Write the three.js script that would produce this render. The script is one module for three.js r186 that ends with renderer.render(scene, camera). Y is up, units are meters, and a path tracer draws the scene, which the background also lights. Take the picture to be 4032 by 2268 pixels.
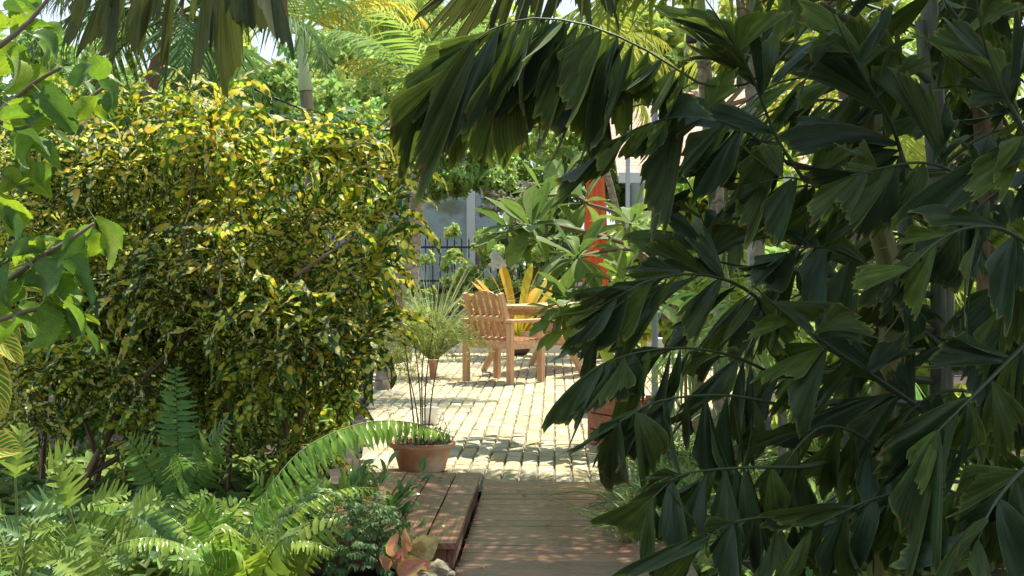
import * as THREE from 'three';
import { RoundedBoxGeometry } from 'three/addons/geometries/RoundedBoxGeometry.js';
import { ImprovedNoise } from 'three/addons/math/ImprovedNoise.js';

// ---------------------------------------------------------------- camera, sky, sun, exposure
const scene = new THREE.Scene();
const EYE = 1.22, F = 5600;                       // eye height (m) and focal length in pixels of the 4032 x 2268 photograph
const camera = new THREE.PerspectiveCamera(2 * Math.atan(1134 / F) * 180 / Math.PI, 16 / 9, 0.3, 400);
camera.position.set(0, EYE, 0);
camera.lookAt(0, EYE, -10);
camera.setViewOffset(4032, 2268, 0, 81, 4032, 2268);   // horizon a little above the middle
camera.updateProjectionMatrix();

const SUN = new THREE.Vector3(0.24, 0.9, -0.34).normalize();
const sun = new THREE.DirectionalLight(new THREE.Color(1, 0.955, 0.86), 5);
sun.position.copy(SUN).multiplyScalar(40);
sun.target.position.set(0, 0, -10);
sun.position.add(sun.target.position);
sun.castShadow = true;
Object.assign(sun.shadow.camera, { left: -20, right: 20, top: 20, bottom: -20, near: 1, far: 90 });
sun.shadow.mapSize.set(4096, 4096);
scene.add(sun, sun.target);

{ // clear tropical sky: pale at the horizon, blue overhead
  const w = 256, h = 128, data = new Float32Array(w * h * 4);
  for (let j = 0; j < h; j++) {
    const el = ((j + 0.5) / h - 0.5) * Math.PI, t = Math.max(0, Math.sin(el));
    for (let i = 0; i < w; i++) {
      const k = (j * w + i) * 4, m = Math.pow(t, 0.45);
      data[k] = 0.86 - 0.44 * m; data[k + 1] = 0.92 - 0.34 * m; data[k + 2] = 0.97 - 0.13 * m; data[k + 3] = 1;
    }
  }
  const sky = new THREE.DataTexture(data, w, h, THREE.RGBAFormat, THREE.FloatType);
  sky.mapping = THREE.EquirectangularReflectionMapping;
  sky.magFilter = THREE.LinearFilter; sky.minFilter = THREE.LinearFilter; sky.needsUpdate = true;
  scene.background = sky; scene.environment = sky;
  scene.backgroundIntensity = 0.72; scene.environmentIntensity = 0.72;
}
const renderer = new THREE.WebGLRenderer({ antialias: true });
renderer.toneMapping = THREE.LinearToneMapping;
renderer.toneMappingExposure = 2.0;
renderer.shadowMap.enabled = true;

// ---------------------------------------------------------------- helpers
let seed = 20240611;
function rnd() { seed = (seed + 0x6D2B79F5) | 0; let t = Math.imul(seed ^ (seed >>> 15), 1 | seed); t = (t + Math.imul(t ^ (t >>> 7), 61 | t)) ^ t; return ((t ^ (t >>> 14)) >>> 0) / 4294967296; }
const R = (a, b) => a + (b - a) * rnd();
const pick = (a) => a[Math.floor(rnd() * a.length)];
const V = (x, y, z) => new THREE.Vector3(x, y, z);
const UP = V(0, 1, 0);
const lerp = (a, b, t) => a + (b - a) * t;
const smooth = (a, b, x) => { const t = Math.min(1, Math.max(0, (x - a) / (b - a))); return t * t * (3 - 2 * t); };
const noise = new ImprovedNoise();
const at = (px, py, d) => V((px - 2016) / F * d, EYE - (py - 1053) / F * d, -d);   // a point of the garden, d metres away
const YAW = 0.03;                                                                  // terrace and deck run slightly to the right
const P = (u, v, y = 0) => V(u * Math.cos(YAW) + v * Math.sin(YAW), y, -v * Math.cos(YAW) + u * Math.sin(YAW));

const taken = new Map();
function numbered(name) { const n = taken.get(name) || 0; taken.set(name, n + 1); return n ? `${name}_${String(n).padStart(3, '0')}` : name; }
function shadowed(o) { o.castShadow = true; o.receiveShadow = true; return o; }
function thing(name, label, category, pos = [0, 0, 0], turn = 0, group) {
  const o = new THREE.Group(); o.name = numbered(name); o.userData = { label, category };
  if (group) o.userData.group = group;
  if (pos.isVector3) o.position.copy(pos); else o.position.set(...pos);
  o.rotation.y = turn; scene.add(o); o.updateMatrixWorld(true); return o;
}
function structure(name, label) { const o = new THREE.Group(); o.name = numbered(name); o.userData = { kind: 'structure', label, category: name.replace(/_/g, ' ') }; scene.add(o); return o; }
function mesh(name, geo, mat, parent, pos) {
  const m = shadowed(new THREE.Mesh(geo, mat)); m.name = name; if (pos) m.position.copy(pos); parent.add(m); return m;
}
// merged geometry builder; points are relative to `origin`
class Builder {
  constructor(origin) { this.o = origin || V(0, 0, 0); this.p = []; this.uv = []; this.c = []; this.i = []; }
  add(geo, m, col) {
    const a = geo.attributes.position, u = geo.attributes.uv, n0 = this.p.length / 3, v = V(0, 0, 0), o = this.o;
    for (let k = 0; k < a.count; k++) {
      v.fromBufferAttribute(a, k); if (m) v.applyMatrix4(m);
      this.p.push(v.x - o.x, v.y - o.y, v.z - o.z);
      this.uv.push(u ? u.getX(k) : 0, u ? u.getY(k) : 0);
      const f = col || [1, 1, 1]; this.c.push(f[0], f[1], f[2]);
    }
    if (geo.index) for (let k = 0; k < geo.index.count; k++) this.i.push(n0 + geo.index.getX(k));
    else for (let k = 0; k < a.count; k++) this.i.push(n0 + k);
  }
  geometry(flat) {
    let g = new THREE.BufferGeometry();
    g.setAttribute('position', new THREE.Float32BufferAttribute(this.p, 3));
    g.setAttribute('uv', new THREE.Float32BufferAttribute(this.uv, 2));
    g.setAttribute('color', new THREE.Float32BufferAttribute(this.c, 3));
    g.setIndex(this.i);
    if (flat) g = g.toNonIndexed();
    g.computeVertexNormals(); return g;
  }
}
function frame(base, dir, normal, sx = 1, sy = 1, sz = sx) {      // local y along dir, z towards normal
  const y = dir.clone().normalize(), x = y.clone().cross(normal).normalize();
  if (x.lengthSq() < 0.5) x.copy(y).cross(V(0.3, 0.2, 0.9)).normalize();
  const z = x.clone().cross(y).normalize();
  const m = new THREE.Matrix4().makeBasis(x.multiplyScalar(sx), y.multiplyScalar(sy), z.multiplyScalar(sz));
  return m.setPosition(base);
}
function placed(m, matrix, origin) {      // put a mesh by matrix (relative to the thing's origin)
  const t = matrix.clone(); if (origin) { t.elements[12] -= origin.x; t.elements[13] -= origin.y; t.elements[14] -= origin.z; }
  t.decompose(m.position, m.quaternion, m.scale); return m;
}
// a leaf: base at the origin, along +y, upper face +z; bend curls the tip towards -z
function blade({ n = 6, half = (t) => 0.5 * Math.sin(Math.PI * t), across = 1, fold = 0, bend = 0, bend0 = 0, wave = 0, freq = 3, skew = 0, twist = 0, len = 1, phase = 0, ratio = 1 }) {
  const p = [], uv = [], idx = []; let y = 0, z = 0; const cols = across * 2 + 1;
  for (let r = 0; r <= n; r++) {
    const t = r / n, a = bend0 + bend * t, w = half(t) * ratio, tw = twist * t;
    for (let c = 0; c < cols; c++) {
      const s = (c - across) / across, lx = s * w, lz = Math.abs(lx) * fold + wave * Math.abs(s) * Math.sin(freq * t * Math.PI * 2 + phase + (s > 0 ? 1.3 : 0));
      const X = lx * Math.cos(tw) - lz * Math.sin(tw), Z = lx * Math.sin(tw) + lz * Math.cos(tw), fy = skew * Math.abs(lx);
      p.push(X, y + Z * Math.sin(a) + fy * Math.cos(a), z + Z * Math.cos(a) - fy * Math.sin(a)); uv.push((s + 1) / 2, t);
    }
    const an = bend0 + bend * (t + 0.5 / n); y += Math.cos(an) * len / n; z -= Math.sin(an) * len / n;
  }
  for (let r = 0; r < n; r++) for (let c = 0; c < cols - 1; c++) { const a = r * cols + c, b = a + cols; idx.push(a, a + 1, b + 1, a, b + 1, b); }
  const g = new THREE.BufferGeometry();
  g.setAttribute('position', new THREE.Float32BufferAttribute(p, 3)); g.setAttribute('uv', new THREE.Float32BufferAttribute(uv, 2));
  g.setIndex(idx); g.computeVertexNormals(); g.userData.ratio = ratio; return g;
}
function tube(pts, rad, seg = 6, uvLen = 1) {                       // tapered tube through points; rad(t)
  const p = [], uv = [], idx = [], n = pts.length; let x = null, L = 0;
  for (let k = 0; k < n; k++) {
    const t = pts[Math.min(n - 1, k + 1)].clone().sub(pts[Math.max(0, k - 1)]).normalize();
    if (!x) x = Math.abs(t.y) < 0.9 ? V(0, 1, 0).cross(t).normalize() : V(1, 0, 0).cross(t).normalize();
    x = x.clone().addScaledVector(t, -x.dot(t)).normalize(); const yv = t.clone().cross(x);
    if (k) L += pts[k].distanceTo(pts[k - 1]);
    const r = typeof rad === 'function' ? rad(k / (n - 1)) : rad;
    for (let s = 0; s <= seg; s++) { const a = s / seg * Math.PI * 2, q = pts[k].clone().addScaledVector(x, Math.cos(a) * r).addScaledVector(yv, Math.sin(a) * r); p.push(q.x, q.y, q.z); uv.push(s / seg, L * uvLen); }
  }
  for (let k = 0; k < n - 1; k++) for (let s = 0; s < seg; s++) { const a = k * (seg + 1) + s, b = a + seg + 1; idx.push(a, a + 1, b + 1, a, b + 1, b); }
  for (const [row, flip] of [[0, 1], [n - 1, 0]]) { const c = p.length / 3, q = pts[row]; p.push(q.x, q.y, q.z); uv.push(0.5, 0); for (let s = 0; s < seg; s++) { const a = row * (seg + 1) + s; flip ? idx.push(c, a + 1, a) : idx.push(c, a, a + 1); } }
  const g = new THREE.BufferGeometry();
  g.setAttribute('position', new THREE.Float32BufferAttribute(p, 3)); g.setAttribute('uv', new THREE.Float32BufferAttribute(uv, 2));
  g.setIndex(idx); g.computeVertexNormals(); return g;
}
function curve(pts, n) { return new THREE.CatmullRomCurve3(pts).getPoints(n); }
const rel = (pts, o) => pts.map((q) => q.clone().sub(o));
function box(w, h, d, r = 0.006) { return new RoundedBoxGeometry(w, h, d, 1, Math.min(r, w / 2.2, h / 2.2, d / 2.2)); }
function barBetween(a, b, w, t, r = 0.005) {                     // a squared bar from a to b; w across, t thick
  const g = box(w, a.distanceTo(b), t, r), d = b.clone().sub(a), m = frame(a.clone().add(b).multiplyScalar(0.5), d, Math.abs(d.y) > Math.abs(d.x) + Math.abs(d.z) ? V(0, 0, 1) : UP);
  g.applyMatrix4(m); return g;
}

// ---------------------------------------------------------------- textures
function texture(w, h, f, srgb = true, rep) {
  const a = new Uint8Array(w * h * 4);
  for (let j = 0; j < h; j++) for (let i = 0; i < w; i++) { const c = f(i / w, j / h, i, j), k = (j * w + i) * 4; for (let q = 0; q < 3; q++) a[k + q] = Math.max(0, Math.min(255, c[q])); a[k + 3] = 255; }
  const t = new THREE.DataTexture(a, w, h); t.wrapS = t.wrapT = THREE.RepeatWrapping; t.magFilter = THREE.LinearFilter; t.minFilter = THREE.LinearMipmapLinearFilter; t.generateMipmaps = true;
  if (srgb) t.colorSpace = THREE.SRGBColorSpace; if (rep) t.repeat.set(...rep); t.needsUpdate = true; return t;
}
function fbm(x, y, z, o = 4) { let s = 0, a = 0.5; for (let k = 0; k < o; k++) { s += a * noise.noise(x, y, z); x *= 2.03; y *= 2.03; a *= 0.5; } return s; }
const mix3 = (a, b, t) => [lerp(a[0], b[0], t), lerp(a[1], b[1], t), lerp(a[2], b[2], t)];
// wood: grain along v
function woodTex(base, dark, knots, seedz) {
  return texture(256, 512, (u, v) => {
    let uu = u * 5, vv = v * 3;
    for (const [ku, kv, kr] of knots) { const dx = u - ku, dy = (v - kv) * 0.35, d = Math.hypot(dx, dy); uu += 0.35 * Math.exp(-d * d / (kr * kr)) * Math.sign(dx || 1); }
    const g = fbm(uu * 4 + seedz, vv * 0.5, seedz, 4), ring = 0.5 + 0.5 * Math.sin((uu * 7 + fbm(uu, vv * 0.6, seedz + 3) * 5) * 2), blot = fbm(u * 3, v * 5, seedz + 9, 3);
    let t = 0.35 + 0.7 * g + 0.22 * (ring - 0.5) + 0.5 * blot;
    for (const [ku, kv, kr] of knots) { const d = Math.hypot(u - ku, (v - kv) * 0.35); t += 1.1 * smooth(kr * 0.6, kr * 0.15, d); }
    return mix3(base, dark, Math.max(0, Math.min(1, t)));
  });
}
const deckTex = [woodTex([150, 103, 82], [82, 55, 45], [[0.3, 0.2, 0.06]], 1.1), woodTex([134, 94, 77], [76, 53, 45], [[0.7, 0.6, 0.05], [0.25, 0.85, 0.04]], 4.7), woodTex([158, 112, 90], [92, 64, 53], [], 8.3)];
const chairTex = woodTex([216, 174, 130], [150, 106, 72], [], 2.2);
const clayTex = texture(256, 256, (u, v) => { const a = fbm(u * 4, v * 4, 2.2, 5), b = fbm(u * 14, v * 14, 6.1, 3); return mix3([212, 152, 120], a > 0 ? [236, 206, 182] : [184, 116, 86], Math.min(1, Math.abs(a) * 3 + 0.4 * Math.abs(b))); });
const soilTex = texture(256, 256, (u, v) => { const a = fbm(u * 9, v * 9, 1.4, 5), b = fbm(u * 40, v * 40, 3.3, 2); return mix3([58, 45, 34], a + b > 0.1 ? [92, 74, 56] : [34, 27, 22], Math.min(1, Math.abs(a + b) * 1.8)); });
const stoneTex = texture(128, 128, (u, v) => { const a = fbm(u * 5, v * 5, 5.5, 5); return mix3([176, 166, 140], a > 0 ? [206, 198, 172] : [126, 118, 100], Math.min(1, Math.abs(a) * 2.4)); });
const grainBump = texture(256, 256, (u, v) => { const a = 128 + 110 * fbm(u * 22, v * 22, 7.7, 4); return [a, a, a]; }, false);
const stainTex = texture(512, 512, (u, v) => { const a = fbm(u * 5, v * 5, 2.7, 5), b = fbm(u * 40, v * 40, 8.1, 3), c = fbm(u * 2, v * 2, 5.9, 3); let q = [242 + 30 * b, 240 + 30 * b, 234 + 30 * b]; q = mix3(q, [168, 148, 112], 0.75 * smooth(0.08, 0.34, a)); q = mix3(q, [140, 138, 110], 0.6 * smooth(0.14, 0.36, c)); if (b > 0.32) q = mix3(q, [120, 104, 80], 0.5); return q; });
// croton: dark green blotched with yellow, cream and a little orange; four leaves side by side
const crotonTex = (() => {
  const W = 512, H = 512, spots = [];
  const kinds = [[226, 208, 66], [238, 224, 126], [214, 196, 50], [222, 170, 96], [190, 208, 64], [202, 212, 74], [240, 230, 150]];
  for (let k = 0; k < 4; k++) { const n = [28, 44, 20, 34][k]; for (let s = 0; s < n; s++) spots.push([k, R(0, 1), R(0, 1), R(0.0025, 0.0085) * (rnd() < 0.15 ? 1.7 : 1), pick(kinds), R(0.7, 1.3)]); }
  return texture(W, H, (U, v) => {
    const k = Math.floor(U * 4) % 4, u = U * 4 - k, base = [[42, 68, 18], [54, 84, 22], [84, 124, 28], [34, 56, 18]][k];
    let c = mix3(base, [110, 150, 44], Math.max(0, 0.3 + 0.9 * fbm(u * 2, v * 10, k * 3.1)));
    if (Math.abs(u - 0.5) < 0.03) c = mix3(c, [206, 206, 84], 0.6);
    for (const [kk, su, sv, r, col, asp] of spots) if (kk === k) { const dx = (u - su) * 0.032 * asp, dy = (v - sv) * 0.2, d = Math.hypot(dx, dy) + 0.0025 * fbm(u * 5, v * 30, su * 9); const t = smooth(r * 1.05, r * 0.9, d); if (t > 0) c = mix3(c, col, t); }
    return c;
  });
})();
// broad croton with yellow veins
const veinTex = texture(256, 512, (u, v) => {
  const s = Math.abs(u - 0.5), q = (v - s * 0.75) * 9, f = Math.abs(q - Math.round(q)), w = 0.14 + 0.16 * fbm(u * 5, v * 8, 2.5);
  let c = mix3([86, 130, 40], [120, 160, 50], 0.5 + fbm(u * 4, v * 6, 1.7)); const y = [238, 206, 84];
  c = mix3(c, y, Math.max(smooth(w + 0.05, w - 0.05, f), smooth(0.05, 0.025, s), smooth(0.4, 0.5, s + 0.1 * fbm(u * 6, v * 9, 8)))); return c;
});
// parallel ribs for palms, side veins for broad leaves (near white: they tint the leaf's own colour)
const ribTex = texture(256, 256, (u, v) => { const a = 0.98 + 0.1 * Math.sin(u * 150 + 6 * fbm(u * 6, v * 2, 3)) + 0.28 * fbm(u * 16, v * 2.5, 4.4) + 0.2 * fbm(u * 3, v * 3, 9.2); const e = smooth(0.93, 1, v + 0.05 * fbm(u * 18, 1, 2)); return mix3([225 * a, 225 * a, 225 * a], [255, 230, 110], e * 0.75); });
const sideVein = texture(256, 256, (u, v) => { const s = Math.abs(u - 0.5), q = (v - s * 0.7) * 11, f = Math.abs(q - Math.round(q)); let a = 1.0 + 0.25 * fbm(u * 6, v * 6, 5) - 0.1 * smooth(0.12, 0.03, f); const m = smooth(0.03, 0.012, s); return mix3([228 * a, 232 * a, 220 * a], [250, 255, 200], m * 0.8); });
const palmTrunkTex = texture(64, 512, (u, v) => { const q = v * 14 + 0.5 * fbm(u * 2, v * 6, 3), f = q - Math.floor(q), a = 0.8 + 0.5 * fbm(u * 6, v * 30, 2.4), l = smooth(0.16, 0.02, f); return mix3([188 * a, 172 * a, 152 * a], [96, 78, 62], l * 0.8); });
const barkTex = texture(128, 256, (u, v) => { const a = fbm(u * 10, v * 4, 6.6, 5); return mix3([128, 104, 78], a > 0 ? [170, 150, 122] : [78, 60, 44], Math.min(1, Math.abs(a) * 2.2)); });
const shingleTex = texture(256, 256, (u, v) => { const row = Math.floor(v * 16), f = v * 16 - row, q = u * 10 + (row % 2) * 0.5, g = q - Math.floor(q); const a = 0.9 + 0.2 * noise.noise(Math.floor(q) * 3.3, row * 1.7, 1) + 0.1 * fbm(u * 30, v * 30, 2); const d = Math.max(smooth(0.12, 0.02, f), smooth(0.05, 0.01, g)); return mix3([214 * a, 182 * a, 158 * a], [150, 120, 100], d); });

// fishtail leaflet: fine ribs, lighter streaks, yellowed and browned ragged margin
function fishTex(c, k) {
  return texture(256, 256, (u, v) => {
    const a = 1 + 0.1 * Math.sin(u * 130 + 5 * fbm(u * 6, v * 2, 3 + k)) + 0.45 * fbm(u * 14, v * 1.6, 4.4 + k) + 0.3 * fbm(u * 3, v * 3, 9.2 + k); let q = [c[0] * a, c[1] * a, c[2] * a];
    const e = v + 0.07 * fbm(u * 14, k * 3.1, 2), s = Math.abs(u - 0.5) * 2 + 0.06 * fbm(1, v * 9, k); q = mix3(q, [150, 156, 52], 0.6 * smooth(0.93, 0.995, e)); q = mix3(q, [120, 128, 50], 0.5 * smooth(0.93, 0.99, s)); const br = fbm(u * 8, v * 8, 6.6 + k * 2);
    if (e > 0.95) q = mix3(q, [104, 66, 36], smooth(0.2, 0.4, br + (e - 0.93) * 2)); if (br > 0.36) q = mix3(q, [86, 64, 36], 0.7); return q;
  });
}
const bromTex = texture(64, 256, (u, v) => { const a = 0.92 + 0.3 * fbm(u * 20, v * 3, 2.1) + 0.12 * fbm(u * 5, v * 9, 7); return mix3([250 * a, 250 * a, 250 * a], [190, 225, 200], 0.7 * smooth(0.32, 0.05, v + 0.1 * fbm(u * 9, v * 4, 5))); });
// ---------------------------------------------------------------- materials
const std = (o) => new THREE.MeshStandardMaterial({ roughness: 0.8, ...o });
const C = (r, g, b) => new THREE.Color().setRGB(r, g, b);
const leafy = (r, g, b, o = {}) => new THREE.MeshPhysicalMaterial({ color: C(r, g, b), roughness: 0.92, transmission: 0.48, thickness: 0, side: THREE.DoubleSide, clearcoat: 0.12, clearcoatRoughness: 0.32, specularIntensity: 0.4, vertexColors: false, ...o });
const M = {
  croton: leafy(1, 1, 1, { map: crotonTex, transmission: 0.52, clearcoat: 0.35, clearcoatRoughness: 0.3 }),
  crotonBroad: leafy(1, 1, 1, { map: veinTex }),
  fishtail: [[[56, 74, 34], 0.3, 0.35], [[66, 82, 30], 0.34, 0.25], [[86, 106, 36], 0.42, 0.2], [[50, 70, 38], 0.26, 0.45]].map(([c, tr, co], k) => leafy(1, 1, 1, { map: fishTex(c, k), transmission: tr, clearcoat: co, specularIntensity: 0.3 })),
  fishStem: std({ color: C(0.055, 0.07, 0.028), roughness: 0.6 }),
  palmLeaf: [leafy(0.4, 0.45, 0.07, { vertexColors: true, transmission: 0.52 }), leafy(0.32, 0.42, 0.1, { vertexColors: true, transmission: 0.52 }), leafy(0.1, 0.17, 0.045, { vertexColors: true })],
  palmTrunk: std({ map: palmTrunkTex, roughness: 0.9 }),
  crownshaft: std({ color: C(0.42, 0.5, 0.26), roughness: 0.5 }),
  paleTrunk: std({ color: C(0.55, 0.53, 0.46), map: stoneTex, roughness: 0.85 }),
  bark: std({ map: barkTex, roughness: 0.95 }),
  twig: std({ color: C(0.2, 0.15, 0.1), roughness: 0.9 }),
  greenStem: std({ color: C(0.2, 0.26, 0.08), roughness: 0.6 }),
  darkStem: std({ color: C(0.07, 0.05, 0.03), roughness: 0.7 }),
  serrate: [leafy(0.36, 0.5, 0.03, { map: sideVein, transmission: 0.62 }), leafy(0.25, 0.42, 0.035, { map: sideVein, transmission: 0.55 }), leafy(0.13, 0.25, 0.035, { map: sideVein, transmission: 0.45, clearcoat: 0.4 })],
  plumeria: [leafy(0.2, 0.3, 0.065, { map: sideVein }), leafy(0.15, 0.24, 0.055, { map: sideVein }), leafy(0.26, 0.36, 0.07, { map: sideVein, transmission: 0.55 })],
  xanadu: [leafy(0.36, 0.48, 0.08, { map: sideVein, transmission: 0.5 }), leafy(0.26, 0.4, 0.08, { map: sideVein }), leafy(0.15, 0.28, 0.09, { map: sideVein, clearcoat: 0.6 })],
  fern: [leafy(0.25, 0.37, 0.03, { vertexColors: true, clearcoat: 0.5, clearcoatRoughness: 0.22 }), leafy(0.155, 0.265, 0.03, { vertexColors: true, clearcoat: 0.6, clearcoatRoughness: 0.22 }), leafy(0.15, 0.26, 0.06, { vertexColors: true, clearcoat: 0.5 })],
  fernPlain: leafy(0.26, 0.45, 0.06, { clearcoat: 0.7, clearcoatRoughness: 0.25 }),
  fineGreen: leafy(0.15, 0.25, 0.08, { vertexColors: true }),
  feather: leafy(0.5, 0.56, 0.15, { vertexColors: true }),
  grass: leafy(0.3, 0.36, 0.16, { vertexColors: true }),
  strap: leafy(0.25, 0.36, 0.1, { vertexColors: true }),
  treeLeaf: [leafy(0.44, 0.57, 0.16, { transmission: 0.6 }), leafy(0.3, 0.43, 0.1, { transmission: 0.55 }), leafy(0.44, 0.53, 0.11, { transmission: 0.6 })],
  brom: [leafy(0.9, 0.6, 0.05, { map: bromTex, transmission: 0.45 }), leafy(0.88, 0.48, 0.035, { map: bromTex, transmission: 0.45 }), leafy(0.82, 0.68, 0.08, { map: bromTex, transmission: 0.4 })],
  pinkLeaf: [leafy(0.75, 0.27, 0.24), leafy(0.62, 0.5, 0.2), leafy(0.55, 0.42, 0.26)],
  dryPalm: [leafy(0.13, 0.15, 0.03, { map: ribTex, transmission: 0.35 }), leafy(0.075, 0.095, 0.03, { map: ribTex, transmission: 0.3 }), leafy(0.14, 0.09, 0.05, { map: ribTex })],
  chair: std({ map: chairTex, roughness: 0.7 }),
  deck: deckTex.map((t) => std({ map: t, roughness: 0.27, bumpMap: grainBump, bumpScale: 0.001 })),
  deckSide: std({ map: deckTex[2], color: C(0.95, 0.95, 0.9), roughness: 0.85 }),
  dark: std({ color: C(0.05, 0.035, 0.025), roughness: 0.95 }),
  paver: [[0.45, 0.39, 0.24], [0.38, 0.34, 0.235], [0.5, 0.445, 0.3], [0.42, 0.345, 0.195]].map((c) => std({ color: C(c[0] * 1.1, c[1] * 1.1, c[2] * 1.1), map: stainTex, roughness: 0.95, bumpMap: grainBump, bumpScale: 0.003 })),
  paverRest: std({ color: C(1, 1, 1), map: stainTex, roughness: 0.95 }),
  soil: std({ map: soilTex, roughness: 1, bumpMap: grainBump, bumpScale: 0.02 }),
  clay: std({ map: clayTex, color: C(1, 1, 1), roughness: 0.85 }),
  orangePaint: std({ color: C(0.5, 0.17, 0.08), map: grainTint(), roughness: 0.7 }),
  orangeCloth: leafy(0.88, 0.21, 0.06, { transmission: 0.42, clearcoat: 0 }),
  white: std({ color: C(0.78, 0.78, 0.74), roughness: 0.9, bumpMap: grainBump, bumpScale: 0.004 }),
  blueWall: std({ map: stainTex, color: C(0.54, 0.63, 0.68), roughness: 0.9 }),
  iron: std({ color: C(0.02, 0.022, 0.024), roughness: 0.5 }),
  pipe: std({ color: C(0.36, 0.4, 0.44), roughness: 0.45, metalness: 0.25 }),
  rock: [std({ map: stoneTex, color: C(0.5, 0.5, 0.5), roughness: 0.95 }), std({ map: stoneTex, color: C(0.32, 0.32, 0.33), roughness: 0.95 }), std({ map: stoneTex, color: C(0.8, 0.78, 0.7), roughness: 0.95 })],
  roof: std({ map: shingleTex, roughness: 0.95 }),
  petal: leafy(0.85, 0.83, 0.72, { transmission: 0.3, clearcoat: 0 }),
  bulbGlass: new THREE.MeshPhysicalMaterial({ color: C(0.95, 0.9, 0.75), roughness: 0.05, transmission: 1, thickness: 0 }),
  amber: std({ color: C(0.75, 0.5, 0.12), roughness: 0.5 }),
  black: std({ color: C(0.018, 0.018, 0.018), roughness: 0.55 }),
  plastic: std({ color: C(0.8, 0.8, 0.8), roughness: 0.4 }),
  cane: std({ color: C(0.3, 0.3, 0.06), map: grainTint(), roughness: 0.5 }),
  canePale: std({ color: C(0.13, 0.14, 0.07), map: grainTint(), roughness: 0.6 }),
  brownPot: std({ color: C(0.12, 0.06, 0.045), roughness: 0.5 }),
};
function grainTint() { return texture(64, 256, (u, v) => { const a = 205 + 90 * fbm(u * 6, v * 5, 3.9) + 40 * fbm(u * 30, v * 8, 6.3); return [a, a, a]; }); }

// ---------------------------------------------------------------- leaf templates (unit length along y, unit width across x)
const leafRound = blade({ n: 4, half: (t) => 0.5 * Math.pow(Math.sin(Math.PI * Math.min(1, t * 0.97 + 0.015)), 0.7), fold: 0.35, bend: 0.5 });
const leafLance = [0.3, 0.9, 1.5].map((b) => blade({ n: 5, ratio: 0.25, half: (t) => 0.5 * Math.pow(Math.sin(Math.PI * Math.pow(Math.min(1, t * 0.985 + 0.012), 0.75)), 0.9), fold: 0.5, bend: b }));
const leafStrap = [0.5, 1.3, 2.1].map((b) => blade({ n: 7, ratio: 0.04, half: (t) => 0.5 * (1 - Math.pow(t, 2.4)), fold: 0.6, bend: b }));
const palmLeaflet = [0.25, 0.7, 1.2].map((b) => blade({ n: 4, ratio: 0.07, half: (t) => 0.5 * Math.min(1, 0.5 + t * 3) * (1 - Math.pow(t, 2.2) * 0.98), fold: 0.7, bend: b }));
const tint = (lo = 0.75, hi = 1.25, warm = 0.25) => { const f = R(lo, hi), w = R(-warm, warm); return [f * (1 + w), f, f * (1 - w * 0.6)]; };
// pinnate frond along a path; each leaflet goes to put(template, matrix, t, side)
function pinnate(path, o, put) {
  const c = new THREE.CatmullRomCurve3(path), n = o.pairs;
  for (let k = 0; k < n; k++) for (const s of [-1, 1]) {
    const t = lerp(o.from ?? 0.15, 1, (k + (s > 0 ? 0.5 : 0)) / n); if (t >= 1) continue;
    const q = c.getPointAt(t), T = c.getTangentAt(t), nr = o.normal ? o.normal.clone() : UP.clone();
    const B = T.clone().cross(nr).normalize(), N = B.clone().cross(T).normalize(), a = lerp(o.a0 ?? 1.2, o.a1 ?? 0.5, t) + R(-0.08, 0.08) * (o.loose ?? 1);
    const dir = T.clone().multiplyScalar(Math.cos(a)).addScaledVector(B, s * Math.sin(a)).addScaledVector(N, (o.lift ?? 0.15) + R(-0.12, 0.12) * (o.loose ?? 1)).addScaledVector(UP, -(o.droop ?? 0.3) * R(0.7, 1.3));
    const prof = o.prof ? o.prof(t) : Math.pow(Math.sin(Math.PI * lerp(0.16, 0.97, t)), 0.6), len = o.len * prof * R(0.9, 1.08);
    const g = pick(o.shapes || palmLeaflet), ra = g.userData.ratio; put(g, frame(q, dir, N, o.wide * R(0.85, 1.15) * (o.even ? 1 : Math.max(0.5, prof)) / (ra || 1), len, ra ? len : len * 0.6), t, s);
  }
}
function archPath(base, az, el, len, sag, n = 6) {     // a frond's midrib leaving base in direction az, elevation el, bending down
  const out = [base.clone()], p = base.clone(); let e = el;
  for (let k = 0; k < n; k++) { p.add(V(Math.cos(az) * Math.cos(e), Math.sin(e), Math.sin(az) * Math.cos(e)).multiplyScalar(len / n)); out.push(p.clone()); e -= sag / n * (0.5 + k / n); }
  return out;
}
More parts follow.
